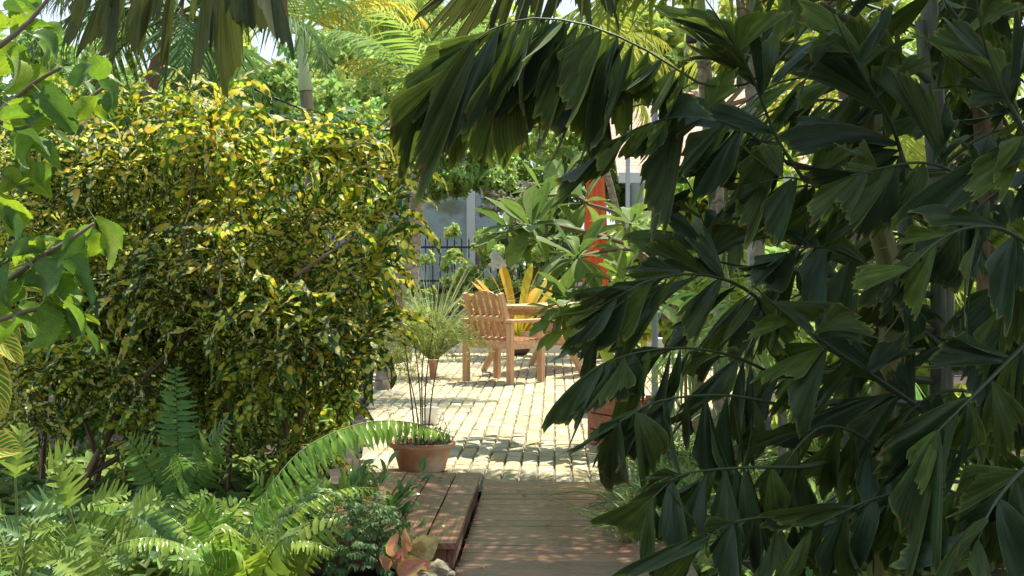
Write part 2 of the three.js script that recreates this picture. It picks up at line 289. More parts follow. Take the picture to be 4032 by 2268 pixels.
// a feather palm: trunk, crownshaft, fronds (each frond one part)
function featherPalm(name, label, o) {
  const t = thing(name, label, 'palm', V(o.trunk[0].x, -0.06, o.trunk[0].z), 0, 'feather palms behind the terrace'), O = t.position, tp = curve(o.trunk, 18);
  mesh('trunk', tube(rel(tp, O), (q) => lerp(o.r, o.r * 0.78, q), 14, 0.5), o.trunkMat || M.palmTrunk, t);
  const top = o.trunk[o.trunk.length - 1], crown = top.clone().add(o.shaft || V(0, 0.7, 0)); let sp = null;
  if (o.shaft !== null) { sp = rel([top.clone().addScaledVector(UP, -0.02), top.clone().lerp(crown, 0.35), crown], O); mesh('crownshaft', tube(sp, (q) => lerp(o.r * 0.9, o.r * 0.45, q) * (q < 0.5 ? 1.06 : 1), 14), o.shaftMat || M.crownshaft, t); }
  const c0 = o.shaft === null ? top : crown;
  const list = o.fronds || []; if (o.count) for (let k = 0; k < o.count; k++) { const el = lerp(1.25, -0.25, Math.pow((k + 0.5) / o.count, 0.85)); list.push([k * 2.399 + R(-0.25, 0.25) + (o.az0 || 0), el, o.len * R(0.85, 1.12), R(1.3, 1.9) * (o.sag ?? 1)]); }
  list.forEach(([az, el, len, sag], k) => {
    const b = new Builder(O), path = archPath(c0, az, el, len, sag), tn = tint(0.75, 1.25, 0.2);
    b.add(tube(curve(path, 10), (q) => lerp(o.rib ?? 0.016, 0.003, q), 5), null, [1.5, 1.4, 1.2]);
    const tone = tint(0.85, 1.2, 0.15);
    pinnate(path, { pairs: o.pairs ?? 30, len: (o.leaf ?? 0.55), wide: o.wide ?? 0.032, a0: 1.25, a1: 0.55, lift: o.lift ?? 0.25, droop: o.droop ?? 0.45, from: 0.14, shapes: palmLeaflet, loose: o.loose ?? 1 }, (g, m, q) => b.add(g, m, [tn[0] * tone[0] * (q > 0.9 ? 1.25 : 1), tn[1] * tone[1], tn[2] * tone[2]]));
    mesh('frond', b.geometry(), o.mat || M.palmLeaf[k % 2], t);
  });
  return t;
}
// a broad-leaved tree or shrub: trunk, limbs and a crown of leafy sprigs (instances)
const sprigs = [0, 1, 2].map((v) => { const b = new Builder(); for (let k = 0; k < 7; k++) { const a = k * 2.4 + v, e = lerp(1.3, 0.1, k / 6); b.add(leafRound, frame(V(0, 0.1 * k, 0), V(Math.cos(a) * Math.cos(e), Math.sin(e) * 0.7, Math.sin(a) * Math.cos(e)), UP, 0.42, 0.85, 0.85)); } return b.geometry(); });
function broadTree(name, label, category, base, o) {
  const t = thing(name, label, category, base, 0, o.group), O = t.position;
  if (o.trunk) { mesh('trunk', tube(curve(o.trunk, 10), (q) => lerp(o.r, o.r * 0.5, q), 10, 1), o.bark || M.bark, t); }
  const limbs = new Builder(), top = o.trunk ? o.trunk[o.trunk.length - 1] : V(0, 0, 0), mats = [];
  const im = o.blobs.flatMap(([x, y, z, rx, ry, rz, n]) => {
    if (o.limb !== 0) limbs.add(tube(curve([top, V(lerp(top.x, x, 0.5), lerp(top.y, y, 0.45) + 0.1, lerp(top.z, z, 0.5)), V(x, y, z)], 6), (q) => lerp(o.limb ?? 0.05, 0.012, q), 6));
    const clumps = []; for (let k = 0; k < Math.max(6, n / 28); k++) { const a = R(0, 6.283), c = R(-1, 1), r = Math.pow(R(0.12, 1), 0.4), s = Math.sqrt(1 - c * c); clumps.push(V(x + Math.cos(a) * s * r * rx, y + c * r * ry, z + Math.sin(a) * s * r * rz)); }
    const out = []; for (let k = 0; k < n; k++) { const c = pick(clumps), sp = Math.min(rx, ry, rz) * 0.34; out.push(V(c.x + sp * (R(-1, 1) + R(-1, 1)) * 0.7, c.y + sp * (R(-1, 1) + R(-1, 1)) * 0.55, c.z + sp * (R(-1, 1) + R(-1, 1)) * 0.7)); } return out;
  });
  if (o.limb !== 0) mesh('limbs', limbs.geometry(), o.bark || M.bark, t);
  const crown = shadowed(new THREE.InstancedMesh(o.sprig || pick(sprigs), o.mat, im.length)); crown.name = 'crown';
  im.forEach((p, k) => { const s = (o.leaf || 0.12) * R(0.7, 1.3); crown.setMatrixAt(k, frame(p, V(R(-1, 1), R(-0.5, 1.1), R(-1, 1)), V(R(-1, 1), 1, R(-1, 1)), s, s, s)); const f = tint(0.7, 1.3, 0.22); crown.setColorAt(k, C(...f)); });
  crown.userData = { kind: 'stuff' }; t.add(crown); return t;
}
// ---------------------------------------------------------------- the ground
{
  const g = new THREE.PlaneGeometry(160, 160, 1, 1); g.rotateX(-Math.PI / 2);
  const uv = g.attributes.uv; for (let k = 0; k < uv.count; k++) uv.setXY(k, uv.getX(k) * 80, uv.getY(k) * 80);
  const m = mesh('ground', g, M.soil, scene, V(0, -0.07, -50)); m.userData = { kind: 'structure', label: 'dark garden soil under all the beds', category: 'ground' };
}
// ---------------------------------------------------------------- cobble terrace
{
  const patio = structure('patio', 'cream cobble terrace beyond the wooden deck');
  const sh = new THREE.Shape([[-1.1, -7.9], [0.78, -7.9], [3.4, -20.2], [-2.55, -20.2]].map(([a, b]) => new THREE.Vector2(a, -b))), bed = new THREE.ShapeGeometry(sh); bed.rotateX(-Math.PI / 2); bed.rotateY(-YAW);
  mesh('sand_bed', bed, std({ color: C(0.26, 0.22, 0.15), roughness: 1 }), patio, V(0, -0.026, 0));
  // one stone: 10 x 20 cm, rounded edges, a shallow dip across its middle
  const cob = (k) => {
    const qx = [-1, -0.95, -0.78, 0.78, 0.95, 1], qz = [-1, -0.97, -0.89, -0.04, 0.04, 0.89, 0.97, 1], p = [], uv = [], idx = [], hx = 0.0495, hz = 0.101;
    for (let j = 0; j < 8; j++) for (let i = 0; i < 6; i++) {
      const ri = Math.min(i, 5 - i), rj = Math.min(j, 7 - j, 2), ring = Math.min(ri, rj), corner = ri < 2 && rj < 2 ? 0.93 : 1;
      const x = qx[i] * hx * corner * (1 + 0.04 * noise.noise(j * 0.9, k * 3.3, 1)), z = qz[j] * hz * (corner < 1 ? 0.97 : 1) * (1 + 0.03 * noise.noise(i * 0.9, k * 5.1, 4));
      const y = [-0.05, -0.011, 0.0][ring] + (ring === 2 ? 0.004 * noise.noise(i * 1.7, j * 1.7, k * 2.2) - (j === 3 || j === 4 ? 0.004 : 0) : 0.003 * noise.noise(i, j, k * 1.3));
      p.push(x, y, z); uv.push(x * 1.2 + k * 0.237, z * 1.2 + k * 0.413);
    }
    for (let j = 0; j < 7; j++) for (let i = 0; i < 5; i++) { const a = j * 6 + i, b = a + 6; idx.push(a, b, b + 1, a, b + 1, a + 1); }
    const g = new THREE.BufferGeometry(); g.setAttribute('position', new THREE.Float32BufferAttribute(p, 3)); g.setAttribute('uv', new THREE.Float32BufferAttribute(uv, 2)); g.setIndex(idx); g.computeVertexNormals(); return g;
  };
  const shapes = [0, 1, 2, 3, 4].map(cob), spots = [];
  const S = 0.104, SV = 0.212, v0 = 7.93;
  for (let r = 0; r < 58; r++) for (let c = -24; c < 34; c++) {
    const u = (c + 0.5) * S + R(-0.003, 0.003), v = v0 + (r + 0.5 + 0.12 * noise.noise(c * 1.3, 2, r * 0.4)) * SV + R(-0.004, 0.004);
    if (u < -1.08 - (v - 8) * 0.12 || u > 0.75 + (v - 8) * 0.22) continue;
    const big = fbm(c * 0.16, r * 0.3, 3.1, 2); spots.push({ u, v, y: 0.004 * big + R(-0.004, 0.004), t: R(-0.02, 0.02), show: (u > -0.8 && u < 0.66 && v < 12) ? v : 1e9, big });
  }
  spots.sort((a, b) => a.show - b.show);
  const wide = Array.from({ length: 8 }, (_, q) => { const g = shapes[q % 5].clone(), w = g.attributes.uv; for (let i = 0; i < w.count; i++) w.setXY(i, w.getX(i) + q * 0.131, w.getY(i) + q * 0.277); return g; });
  const near = spots.filter((s) => s.show < 1e8).slice(0, 290), rest = spots.filter((s) => !near.includes(s));
  for (const s of near) { const m = mesh('paver', pick(wide), pick(M.paver), patio, P(s.u, s.v, s.y)); m.rotation.set(R(-0.02, 0.02), -YAW + s.t + Math.PI * Math.floor(R(0, 2)), R(-0.02, 0.02)); }
  const im = shadowed(new THREE.InstancedMesh(shapes[0], M.paverRest, rest.length)), m4 = new THREE.Matrix4(), e = new THREE.Euler(), qn = new THREE.Quaternion(), one = V(1, 1, 1);
  rest.forEach((s, k) => { e.set(R(-0.02, 0.02), -YAW + s.t + Math.PI * Math.floor(R(0, 2)), R(-0.02, 0.02)); m4.compose(P(s.u, s.v, s.y), qn.setFromEuler(e), one); im.setMatrixAt(k, m4); const c = pick(M.paver).color, f = R(0.93, 1.07) + 0.1 * s.big; im.setColorAt(k, C(c.r * f, c.g * f, c.b * f)); });
  im.name = 'cobbles'; im.userData = { kind: 'stuff' }; patio.add(im);
}
// ---------------------------------------------------------------- boardwalk: boards laid across
function plankUV(g, along, scale, off) { // uv in metres, grain along an axis ('x' or 'z')
  const p = g.attributes.position, uv = g.attributes.uv;
  for (let k = 0; k < p.count; k++) { const a = along === 'x' ? p.getX(k) : p.getZ(k), b = along === 'x' ? p.getZ(k) : p.getX(k); uv.setXY(k, b * 3.2 + p.getY(k) * 2 + off, a * scale + off * 1.7); }
  return g;
}
{
  const deck = structure('deck', 'low reddish brown boardwalk of boards laid across');
  const w = 0.146; let k = 0;
  for (let v = 4.6; v < 7.86; v += w + 0.008, k++) {
    const g = plankUV(box(0.95, 0.035, w, 0.004), 'x', 0.7, k * 0.37), m = mesh('board', g, M.deck[k % 3], deck, P(0.085, v + w / 2, 0.002 + 0.0012 * Math.sin(k * 7.7)));
    m.rotation.y = -YAW;
  }
  for (const u of [-0.3, 0.1, 0.5]) { const j = mesh('joist', box(0.05, 0.045, 3.25, 0.003), M.dark, deck, P(u, 6.23, -0.042)); j.rotation.y = -YAW; }
}
// ---------------------------------------------------------------- raised plank platform beside the boardwalk
{
  const o = P(-0.73, 6.66), t = thing('plank_platform', 'low raised platform of wide weathered reddish planks beside the boardwalk', 'platform', [o.x, 0, o.z], -YAW);
  const bw = 0.128; let n = 0;
  for (let c = 0; c < 5; c++) {
    const x = 0.335 - bw / 2 - c * (bw + 0.005), cut = [0.62, 0.36, 0.8, 0.45, 0.7, 0.3][c], L = 1.93, z0 = 0.965 + (c === 0 ? 0.012 : R(-0.01, 0.01));
    const seg = [[z0, z0 - L * cut + 0.003], [z0 - L * cut - 0.003, z0 - L]];
    for (const [a, b] of seg) { const g = plankUV(box(bw, 0.028, a - b, 0.004), 'z', 0.55, n * 0.61), m = mesh('plank', g, M.deck[(n * 2 + c) % 3], t, V(x, 0.106 + R(-0.001, 0.002), (a + b) / 2)); m.rotation.z = R(-0.012, 0.012); m.rotation.x = R(-0.003, 0.003); n++; }
  }
  const side = (w, h, d, p, mt) => mesh('side_board', plankUV(box(w, h, d, 0.003), d > w ? 'z' : 'x', 0.6, n++ * 0.4), mt, t, p);
  side(0.026, 0.085, 1.88, V(0.31, 0.046, 0), M.deckSide); side(0.62, 0.085, 0.026, V(-0.015, 0.046, 0.925), M.deckSide); side(0.62, 0.085, 0.026, V(-0.015, 0.046, -0.915), M.deckSide);
}
// ---------------------------------------------------------------- limestone rocks at the platform's foot
function rockGeo(sx, sy, sz, k) {
  const g = new THREE.IcosahedronGeometry(1, 3), p = g.attributes.position, v = V(0, 0, 0);
  for (let i = 0; i < p.count; i++) { v.fromBufferAttribute(p, i); const f = 1 + 0.28 * noise.noise(v.x * 1.3 + k, v.y * 1.3, v.z * 1.3) + 0.12 * noise.noise(v.x * 3.4, v.y * 3.4 + k, v.z * 3.4) + 0.05 * noise.noise(v.x * 9, v.y * 9, v.z * 9 + k); p.setXYZ(i, v.x * f * sx, v.y * f * sy, v.z * f * sz); }
  g.computeVertexNormals(); return g;
}
[[1722, 2258, 5.66, 0.062, 0.062, 'pale limestone rock beside the boardwalk at the platform corner'], [1655, 2285, 5.58, 0.07, 0.05, 'flat pale limestone rock under the pink leaved plants'], [1780, 2262, 5.62, 0.03, 0.045, 'small grey stone against the boardwalk edge']].forEach(([px, py, d, r, h, label], k) => {
  const p = at(px, py, d), g = rockGeo(r, h, r * 0.8, k * 7.3), m = mesh('rock', g, M.rock[k === 2 ? 0 : 2], scene, V(p.x, -0.07 + h * 1.0, p.z)); m.name = numbered('rock'); m.userData = { label, category: 'rock', group: 'rocks beside the boardwalk' };
});
// ---------------------------------------------------------------- terracotta bowl with its plants
const POT = V((1662 - 2016) / F * 8.55, 0, -8.55);
{
  const t = thing('terracotta_bowl', 'wide terracotta bowl planter standing on the cobbles behind the plank platform', 'planter', POT);
  const pr = [[0, 0], [0.128, 0], [0.138, 0.006], [0.152, 0.06], [0.172, 0.125], [0.182, 0.14], [0.2, 0.146], [0.203, 0.168], [0.196, 0.174], [0.184, 0.17], [0.176, 0.14], [0.17, 0.13], [0, 0.13]].map(([x, y]) => new THREE.Vector2(x, y));
  const g = new THREE.LatheGeometry(pr, 48); g.rotateY(Math.PI); mesh('bowl', g, M.clay, t);
  const s = new THREE.CircleGeometry(0.176, 24); s.rotateX(-Math.PI / 2); mesh('potting_soil', s, M.soil, t, V(0, 0.146, 0));
  const b = new Builder();
  for (let k = 0; k < 70; k++) { const a = R(0, 7), r = R(0.05, 0.17), s0 = V(Math.cos(a) * r, 0.145, Math.sin(a) * r), d = V(Math.cos(a) * R(0, 0.7), 1, Math.sin(a) * R(0, 0.7)).normalize(), h = R(0.02, 0.13) * (k % 6 === 0 ? 1.6 : 1); b.add(tube([s0, s0.clone().addScaledVector(d, h)], 0.0015, 4)); for (let q = 0; q < 3; q++) b.add(leafRound, frame(s0.clone().addScaledVector(d, h * R(0.5, 1)), V(R(-1, 1), R(-0.1, 0.6), R(-1, 1)), UP, R(0.01, 0.02), R(0.02, 0.045)), [R(0.6, 1.1), R(0.7, 1.1), 1]); }
  mesh('seedlings', b.geometry(), M.fineGreen, t).userData.kind = 'stuff';
}
// ---------------------------------------------------------------- white plastic cup on the cobbles
{
  const d = 11.1, t = thing('plastic_cup', 'small white plastic cup standing on the cobbles behind the terracotta bowl', 'cup', V((1697 - 2016) / F * d, 0.004, -d));
  mesh('cup_wall', new THREE.LatheGeometry([[0, 0.0], [0.05, 0.0], [0.061, 0.12], [0.064, 0.123], [0.058, 0.122], [0.048, 0.006], [0, 0.006]].map(([x, y]) => new THREE.Vector2(x, y)), 28), M.plastic, t);
}
// ---------------------------------------------------------------- garden armchair
{
  const ang = -0.71, t = thing('garden_armchair', 'wooden slatted garden armchair with arched back on the terrace', 'chair', V(-0.09, 0.006, -15.18), ang);
  // local: x across (right arm +x), z towards the back (+z faces the camera), y up
  const W = 0.31, D = 0.25, m = M.chair, L = (n, g) => mesh(n, g, m, t);
  for (const s of [-1, 1]) {
    L('leg', barBetween(V(s * W, 0, D), V(s * W, 0.63, D), 0.07, 0.055)); L('leg', barBetween(V(s * W, 0, -D), V(s * W, 0.62, -D), 0.07, 0.055));
    L('armrest', (() => { const g = box(0.095, 0.036, 0.64, 0.01); g.translate(s * W, 0.652, -0.03); return g; })());
    L('side_rail', (() => { const g = box(0.03, 0.085, 2 * D - 0.06, 0.005); g.translate(s * (W - 0.005), 0.4, 0); return g; })());
    L('back_post', barBetween(V(s * 0.235, 0.4, 0.135), V(s * 0.25, 0.945, 0.335), 0.045, 0.055));
  }
  L('back_rail', (() => { const g = box(2 * W - 0.07, 0.085, 0.03, 0.005); g.translate(0, 0.405, D + 0.003); return g; })());
  L('front_rail', (() => { const g = box(2 * W - 0.07, 0.085, 0.03, 0.005); g.translate(0, 0.4, -D - 0.003); return g; })());
  const lean = Math.atan2(0.2, 0.545), dir = V(0, Math.cos(lean), Math.sin(lean)), nrm = V(0, -Math.sin(lean), Math.cos(lean));
  for (const h of [0.44, 0.68]) L('back_rail', (() => { const g = box(0.5, 0.055, 0.034, 0.004), c = V(0, 0.4, 0.135).addScaledVector(dir, h - 0.4 + 0.02).addScaledVector(nrm, 0.014); g.applyMatrix4(frame(c, dir, nrm)); return g; })());
  for (let k = 0; k < 5; k++) {
    const x = (k - 2) * 0.089, top = 0.59 - 0.015 * (k - 2) * (k - 2), sh = new THREE.Shape(), a = 0.028;
    const tilt = -0.03 * (k - 2); sh.moveTo(-a, 0.03); sh.lineTo(a, 0.03); sh.lineTo(a, top + tilt * 0.4); sh.quadraticCurveTo(0, top + 0.005, -a, top - tilt * 0.4); sh.closePath();
    const g = new THREE.ExtrudeGeometry(sh, { depth: 0.016, bevelEnabled: true, bevelSize: 0.003, bevelThickness: 0.003, bevelSegments: 1 });
    g.applyMatrix4(frame(V(x, 0.4, 0.135).addScaledVector(nrm, -0.045), dir, nrm)); L('back_slat', g);
  }
  for (let k = 0; k < 6; k++) { const g = box(2 * W - 0.08, 0.022, 0.078, 0.005); g.rotateX(-0.07); g.translate(0, 0.452 - 0.006 * k, -0.24 + k * 0.085); L('seat_slat', g); }
}
// ---------------------------------------------------------------- picnic table behind the chair
{
  const dirA = V(0.46, 0, -0.89).normalize(), ang = Math.atan2(-dirA.x, -dirA.z), t = thing('picnic_table', 'wooden picnic table with splayed legs behind the armchair', 'table', V(0.52, 0.006, -16.95), ang);
  // local -z runs along the table away from the camera; x across
  const L = (n, g) => mesh(n, g, M.chair, t);
  for (let k = 0; k < 5; k++) { const g = box(0.142, 0.038, 1.96, 0.006); g.translate((k - 2) * 0.148, 0.762, 0); L('tabletop_plank', g); }
  for (const z of [0.62, -0.62]) {
    for (const s of [-1, 1]) L('leg', barBetween(V(s * 0.64, 0, z), V(s * 0.22, 0.742, z), 0.038, 0.1));
    L('crossbeam', (() => { const g = box(1.5, 0.09, 0.038, 0.004); g.translate(0, 0.37, z + 0.04); return g; })());
    L('top_batten', (() => { const g = box(0.68, 0.08, 0.038, 0.004); g.translate(0, 0.702, z + 0.04); return g; })());
  }
  for (const s of [1]) { const b = (() => { const g = box(0.26, 0.038, 1.96, 0.006); g.translate(s * 0.66, 0.435, 0); return g; })(); L('bench_plank', b); }
}
// ---------------------------------------------------------------- folded orange parasol
{
  const d = 19.3, t = thing('parasol', 'folded orange parasol standing behind the picnic table', 'parasol', V((2345 - 2016) / F * d, 0, -d));
  const n = 34, prof = [[1.02, 0.165], [1.3, 0.17], [1.7, 0.16], [2.1, 0.14], [2.5, 0.11], [2.9, 0.07], [3.15, 0.03], [3.2, 0.012]], p = [], idx = [];
  prof.forEach(([y, r], j) => { for (let k = 0; k <= n; k++) { const a = k / n * Math.PI * 2, q = r * (0.8 + 0.28 * Math.cos(a * 8 + 0.4 * j)); p.push(Math.cos(a) * q, y - (j === 0 ? 0.05 * Math.cos(a * 8 + 1) : 0), Math.sin(a) * q); } });
  for (let j = 0; j < prof.length - 1; j++) for (let k = 0; k < n; k++) { const a = j * (n + 1) + k, b = a + n + 1; idx.push(a, b, b + 1, a, b + 1, a + 1); }
  const g = new THREE.BufferGeometry(); g.setAttribute('position', new THREE.Float32BufferAttribute(p, 3)); g.setIndex(idx); g.computeVertexNormals(); mesh('canopy', g, M.orangeCloth, t);
  mesh('pole', tube([V(0, 0, 0), V(0, 3.26, 0)], 0.024, 10), M.dark, t);
  mesh('tie_band', new THREE.TorusGeometry(0.16, 0.012, 6, 24).rotateX(Math.PI / 2).translate(0, 1.62, 0), M.orangeCloth, t);
  mesh('base', new THREE.CylinderGeometry(0.24, 0.26, 0.08, 24).translate(0, 0.04, 0), M.dark, t);
}
// ---------------------------------------------------------------- yellow bromeliad in a brown pot
{
  const d = 19.7, t = thing('bromeliad', 'bromeliad with strap leaves of orange yellow in a brown pot behind the table', 'plant', V(0.085, 0.006, -d));
  mesh('pot', new THREE.LatheGeometry([[0, 0], [0.11, 0], [0.165, 0.06], [0.175, 0.16], [0.14, 0.22], [0.15, 0.235], [0.13, 0.235], [0.12, 0.2], [0, 0.2]].map(([x, y]) => new THREE.Vector2(x, y)), 28), M.brownPot, t);
  const shapes = [[0.7, 0.1], [1.1, -0.1], [0.4, 0]].map(([bend, b0]) => blade({ n: 9, ratio: 0.095, half: (q) => (0.5 * (0.75 + 0.4 * q) * (1 - 0.92 * smooth(0.86, 1, q))), fold: 0.22, bend, bend0: b0 }));
  for (let k = 0; k < 28; k++) {
    const a = k < 6 ? k * 1.05 : (k % 2 ? Math.PI : 0) + R(-0.75, 0.75), el = lerp(1.5, 0.62, Math.pow(k / 28, 0.9)), dir = V(Math.cos(a) * Math.cos(el), Math.sin(el), Math.sin(a) * Math.cos(el)), len = R(0.85, 1.12) * (k < 18 ? 1.15 : 1.0);
    placed(mesh('leaf', pick(shapes), pick(M.brom), t), frame(V(Math.cos(a) * 0.03, 0.2, Math.sin(a) * 0.03), dir, UP.clone().addScaledVector(dir, -0.2), R(1.0, 1.4), len, len));
  }
}
// ---------------------------------------------------------------- low white kerb wall, stone wall, iron fence
{
  const t = thing('kerb_wall', 'low white painted kerb wall along the far edge of the cobbles', 'wall', V(0, 0, -20.55), 0.03);
  mesh('wall_body', box(9, 0.26, 0.2, 0.015).translate(0.4, 0.07, 0), M.white, t);
  const d = 23.2, s = thing('stone_wall', 'dark rubble stone wall under the black iron fence', 'wall', V(0, 0, -d));
  mesh('core', box(12, 0.98, 0.3).translate(0.5, 0.38, -0.12), M.rock[1], s);
  mesh('cap', box(12, 0.06, 0.5, 0.01).translate(0.5, 0.9, -0.05), M.rock[0], s);
  const shapes = [1, 2, 3, 4].map((k) => { const g = new THREE.IcosahedronGeometry(1, 1), p = g.attributes.position, v = V(0, 0, 0); for (let i = 0; i < p.count; i++) { v.fromBufferAttribute(p, i); v.multiplyScalar(1 + 0.35 * noise.noise(v.x * 1.6 + k * 9, v.y * 1.6, v.z * 1.6)); p.setXYZ(i, v.x, v.y, v.z); } g.computeVertexNormals(); return g; });
  for (let r = 0; r < 6; r++) for (let c = 0; c < 27; c++) { const m = mesh('stone', pick(shapes), pick(M.rock.slice(0, 2).concat(M.rock[0])), s, V(-1.9 + c * 0.17 + (r % 2) * 0.08 + R(-0.02, 0.02), 0.05 + r * 0.155 + R(-0.02, 0.02), 0.03 + R(-0.02, 0.02))); m.scale.set(R(0.07, 0.1), R(0.06, 0.085), R(0.05, 0.08)); m.rotation.set(R(0, 6), R(0, 6), R(0, 6)); m.rotation.z *= 0.06; m.rotation.x *= 0.06; }
  const f = thing('iron_fence', 'black iron picket fence standing on the stone wall', 'fence', V(0, 0.93, -d - 0.05));
  for (const y of [0.07, 0.62]) mesh('rail', box(7.2, 0.035, 0.025, 0.004).translate(0.2, y, 0), M.iron, f);
  const pk = (() => { const b = new Builder(); b.add(box(0.02, 0.72, 0.02, 0.003).translate(0, 0.36, 0)); b.add(new THREE.ConeGeometry(0.016, 0.07, 6).translate(0, 0.75, 0)); return b.geometry(true); })();
  for (let k = 0; k < 60; k++) mesh('picket', pk, M.iron, f, V(-3.3 + k * 0.118, 0, 0.002));
}
// ---------------------------------------------------------------- buildings glimpsed behind the trees
{
  const d = 27, b = thing('garden_building', 'pale blue grey building with white corner post behind the fence', 'building', V(0, 0, -d));
  mesh('wall', box(5.2, 3.3, 3, 0.01).translate(-2.9, 1.65, -1.6), M.blueWall, b);
  mesh('corner_post', box(0.16, 3.3, 0.16, 0.01).translate(-0.78, 1.65, 0.0), M.white, b);
  mesh('door', box(1.0, 2.1, 0.06, 0.01).translate(-2.1, 1.05, -0.08), std({ color: C(0.6, 0.66, 0.7), roughness: 0.8 }), b);
  mesh('fascia', box(5.6, 0.22, 0.3, 0.01).translate(-2.9, 3.4, 0), M.white, b);
  mesh('roof', box(5.8, 0.12, 3.8, 0.02).rotateX(0.2).translate(-2.9, 3.75, -1.6), M.roof, b);
  const h = thing('house', 'house with beige shingle roof and white fascia glimpsed through the palms', 'building', V(4.75, 0, -26));
  mesh('wall', box(7, 2.95, 5, 0.01).translate(1.2, 1.47, -3), M.white, h);
  const rg = new THREE.BoxGeometry(8, 0.1, 5); const uv = rg.attributes.uv; for (let k = 0; k < uv.count; k++) uv.setXY(k, uv.getX(k) * 3, uv.getY(k) * 2); rg.rotateX(0.5).translate(1.2, 4.05, -2.4); mesh('roof', rg, M.roof, h);
  mesh('fascia', box(8, 0.2, 0.06, 0.01).translate(1.2, 2.86, 0.0), M.white, h);
  for (const x of [-1.2, 1.4]) { const w = mesh('window', box(1, 1.1, 0.06, 0.01).translate(x, 1.7, -0.46), M.white, h); mesh('pane', box(0.86, 0.96, 0.02, 0.004).translate(x, 1.7, -0.42), std({ color: C(0.05, 0.07, 0.08), roughness: 0.1 }), w); }
}
// ---------------------------------------------------------------- steel posts, painted posts
[[2965, 8.9, 0.036, 3.9, 'tall grey steel post rising among the fishtail palm leaves'], [2578, 9.6, 0.022, 2.4, 'grey steel post behind the fishtail palm beside the plumeria'], [2472, 17.5, 0.028, 3.2, 'thin grey pipe standing in front of the shingle roof']].forEach(([px, d, r, h, label]) => {
  const t = thing('steel_post', label, 'post', V((px - 2016) / F * d, -0.06, -d), 0, 'grey steel posts');
  mesh('shaft', tube([V(0, 0, 0), V(0, h, 0)], r, 14), M.pipe, t); mesh('cap', new THREE.SphereGeometry(r * 1.05, 12, 6, 0, 7, 0, 1.57).translate(0, h, 0), M.pipe, t); mesh('foot', new THREE.CylinderGeometry(r * 2, r * 2.2, 0.04, 14).translate(0, 0.02, 0), M.pipe, t);
});
function planterBox(pos, w, h, label, turn) {
  const t = thing('planter_box', label, 'planter', pos, turn, 'orange painted planter boxes');
  for (const s of [-1, 1]) { for (let k = 0; k < 3; k++) { mesh('slat', box(w, h / 3 - 0.008, 0.02, 0.004).translate(0, (k + 0.5) * h / 3, s * w / 2), M.orangePaint, t); mesh('slat', box(0.02, h / 3 - 0.008, w - 0.03, 0.004).translate(s * w / 2, (k + 0.5) * h / 3, 0), M.orangePaint, t); } for (const q of [-1, 1]) mesh('corner_post', box(0.045, h + 0.02, 0.045, 0.004).translate(s * (w / 2 - 0.012), h / 2 + 0.01, q * (w / 2 - 0.012) + q * 0.014), M.orangePaint, t); }
  mesh('soil', box(w - 0.06, 0.03, w - 0.06).translate(0, h - 0.06, 0), M.soil, t); return t;
}
planterBox(V(0.745, 0.0, -9.75), 0.3, 0.33, 'orange painted planter box half hidden by the fishtail palm', 0.5);
planterBox(V(-1.5, 0.0, -12.4), 0.3, 0.44, 'orange painted planter box half hidden behind the croton shrub', 0.2);
// ---------------------------------------------------------------- string lights
{
  const d = 13, o = at(1400, 470, d), t = thing('string_lights', 'sagging black string of lights hung across the terrace', 'string lights', o);
  const pts = curve([at(1000, 350, d - 0.6), at(1180, 425, d - 0.4), at(1420, 495, d), at(1640, 527, d), at(1850, 530, d), at(2050, 508, d), at(2280, 468, d - 0.2), at(2560, 400, d - 0.6), at(2790, 300, d - 1.2)], 60);
  mesh('cable', tube(rel(pts, o), 0.009, 6), M.black, t);
  for (const k of [3, 13, 18, 29, 40, 50]) {
    const p = pts[k].clone().sub(o), b = new Builder(); b.add(tube([p, p.clone().add(V(0, -0.13, 0))], 0.005, 5)); b.add(new THREE.CylinderGeometry(0.017, 0.026, 0.085, 12).translate(p.x, p.y - 0.16, p.z));
    const s = mesh('socket', b.geometry(true), M.black, t);
    mesh('bulb', new THREE.LatheGeometry([[0.012, 0], [0.02, -0.02], [0.032, -0.05], [0.03, -0.075], [0.014, -0.095], [0, -0.098]].map(([x, y]) => new THREE.Vector2(x, y)), 14).translate(p.x, p.y - 0.2, p.z), M.bulbGlass, s);
  }
}
{ // one lamp of another string close to the camera
  const d = 5.6, o = at(2722, 150, d), t = thing('hanging_bulb', 'amber filament bulb in a black socket hanging between the palm leaves', 'light bulb', o);
  mesh('cable', tube(curve([V(-0.02, 0.6, 0), V(0.02, 0.3, 0), V(0.0, 0.1, 0), V(0, 0.04, 0)], 12), 0.004, 6), M.black, t);
  mesh('socket', new THREE.LatheGeometry([[0, 0.05], [0.012, 0.05], [0.021, 0.03], [0.023, -0.015], [0.018, -0.02], [0, -0.02]].map(([x, y]) => new THREE.Vector2(x, y)), 18), M.black, t);
  const b = mesh('bulb', new THREE.LatheGeometry([[0.014, -0.018], [0.018, -0.03], [0.029, -0.055], [0.028, -0.075], [0.016, -0.092], [0, -0.096]].map(([x, y]) => new THREE.Vector2(x, y)), 18), M.bulbGlass, t);
  mesh('filament', tube(curve([V(-0.006, -0.02, 0), V(-0.012, -0.05, 0.005), V(0, -0.075, -0.004), V(0.012, -0.05, 0), V(0.006, -0.02, 0)], 16), 0.0018, 5), M.amber, b);
}

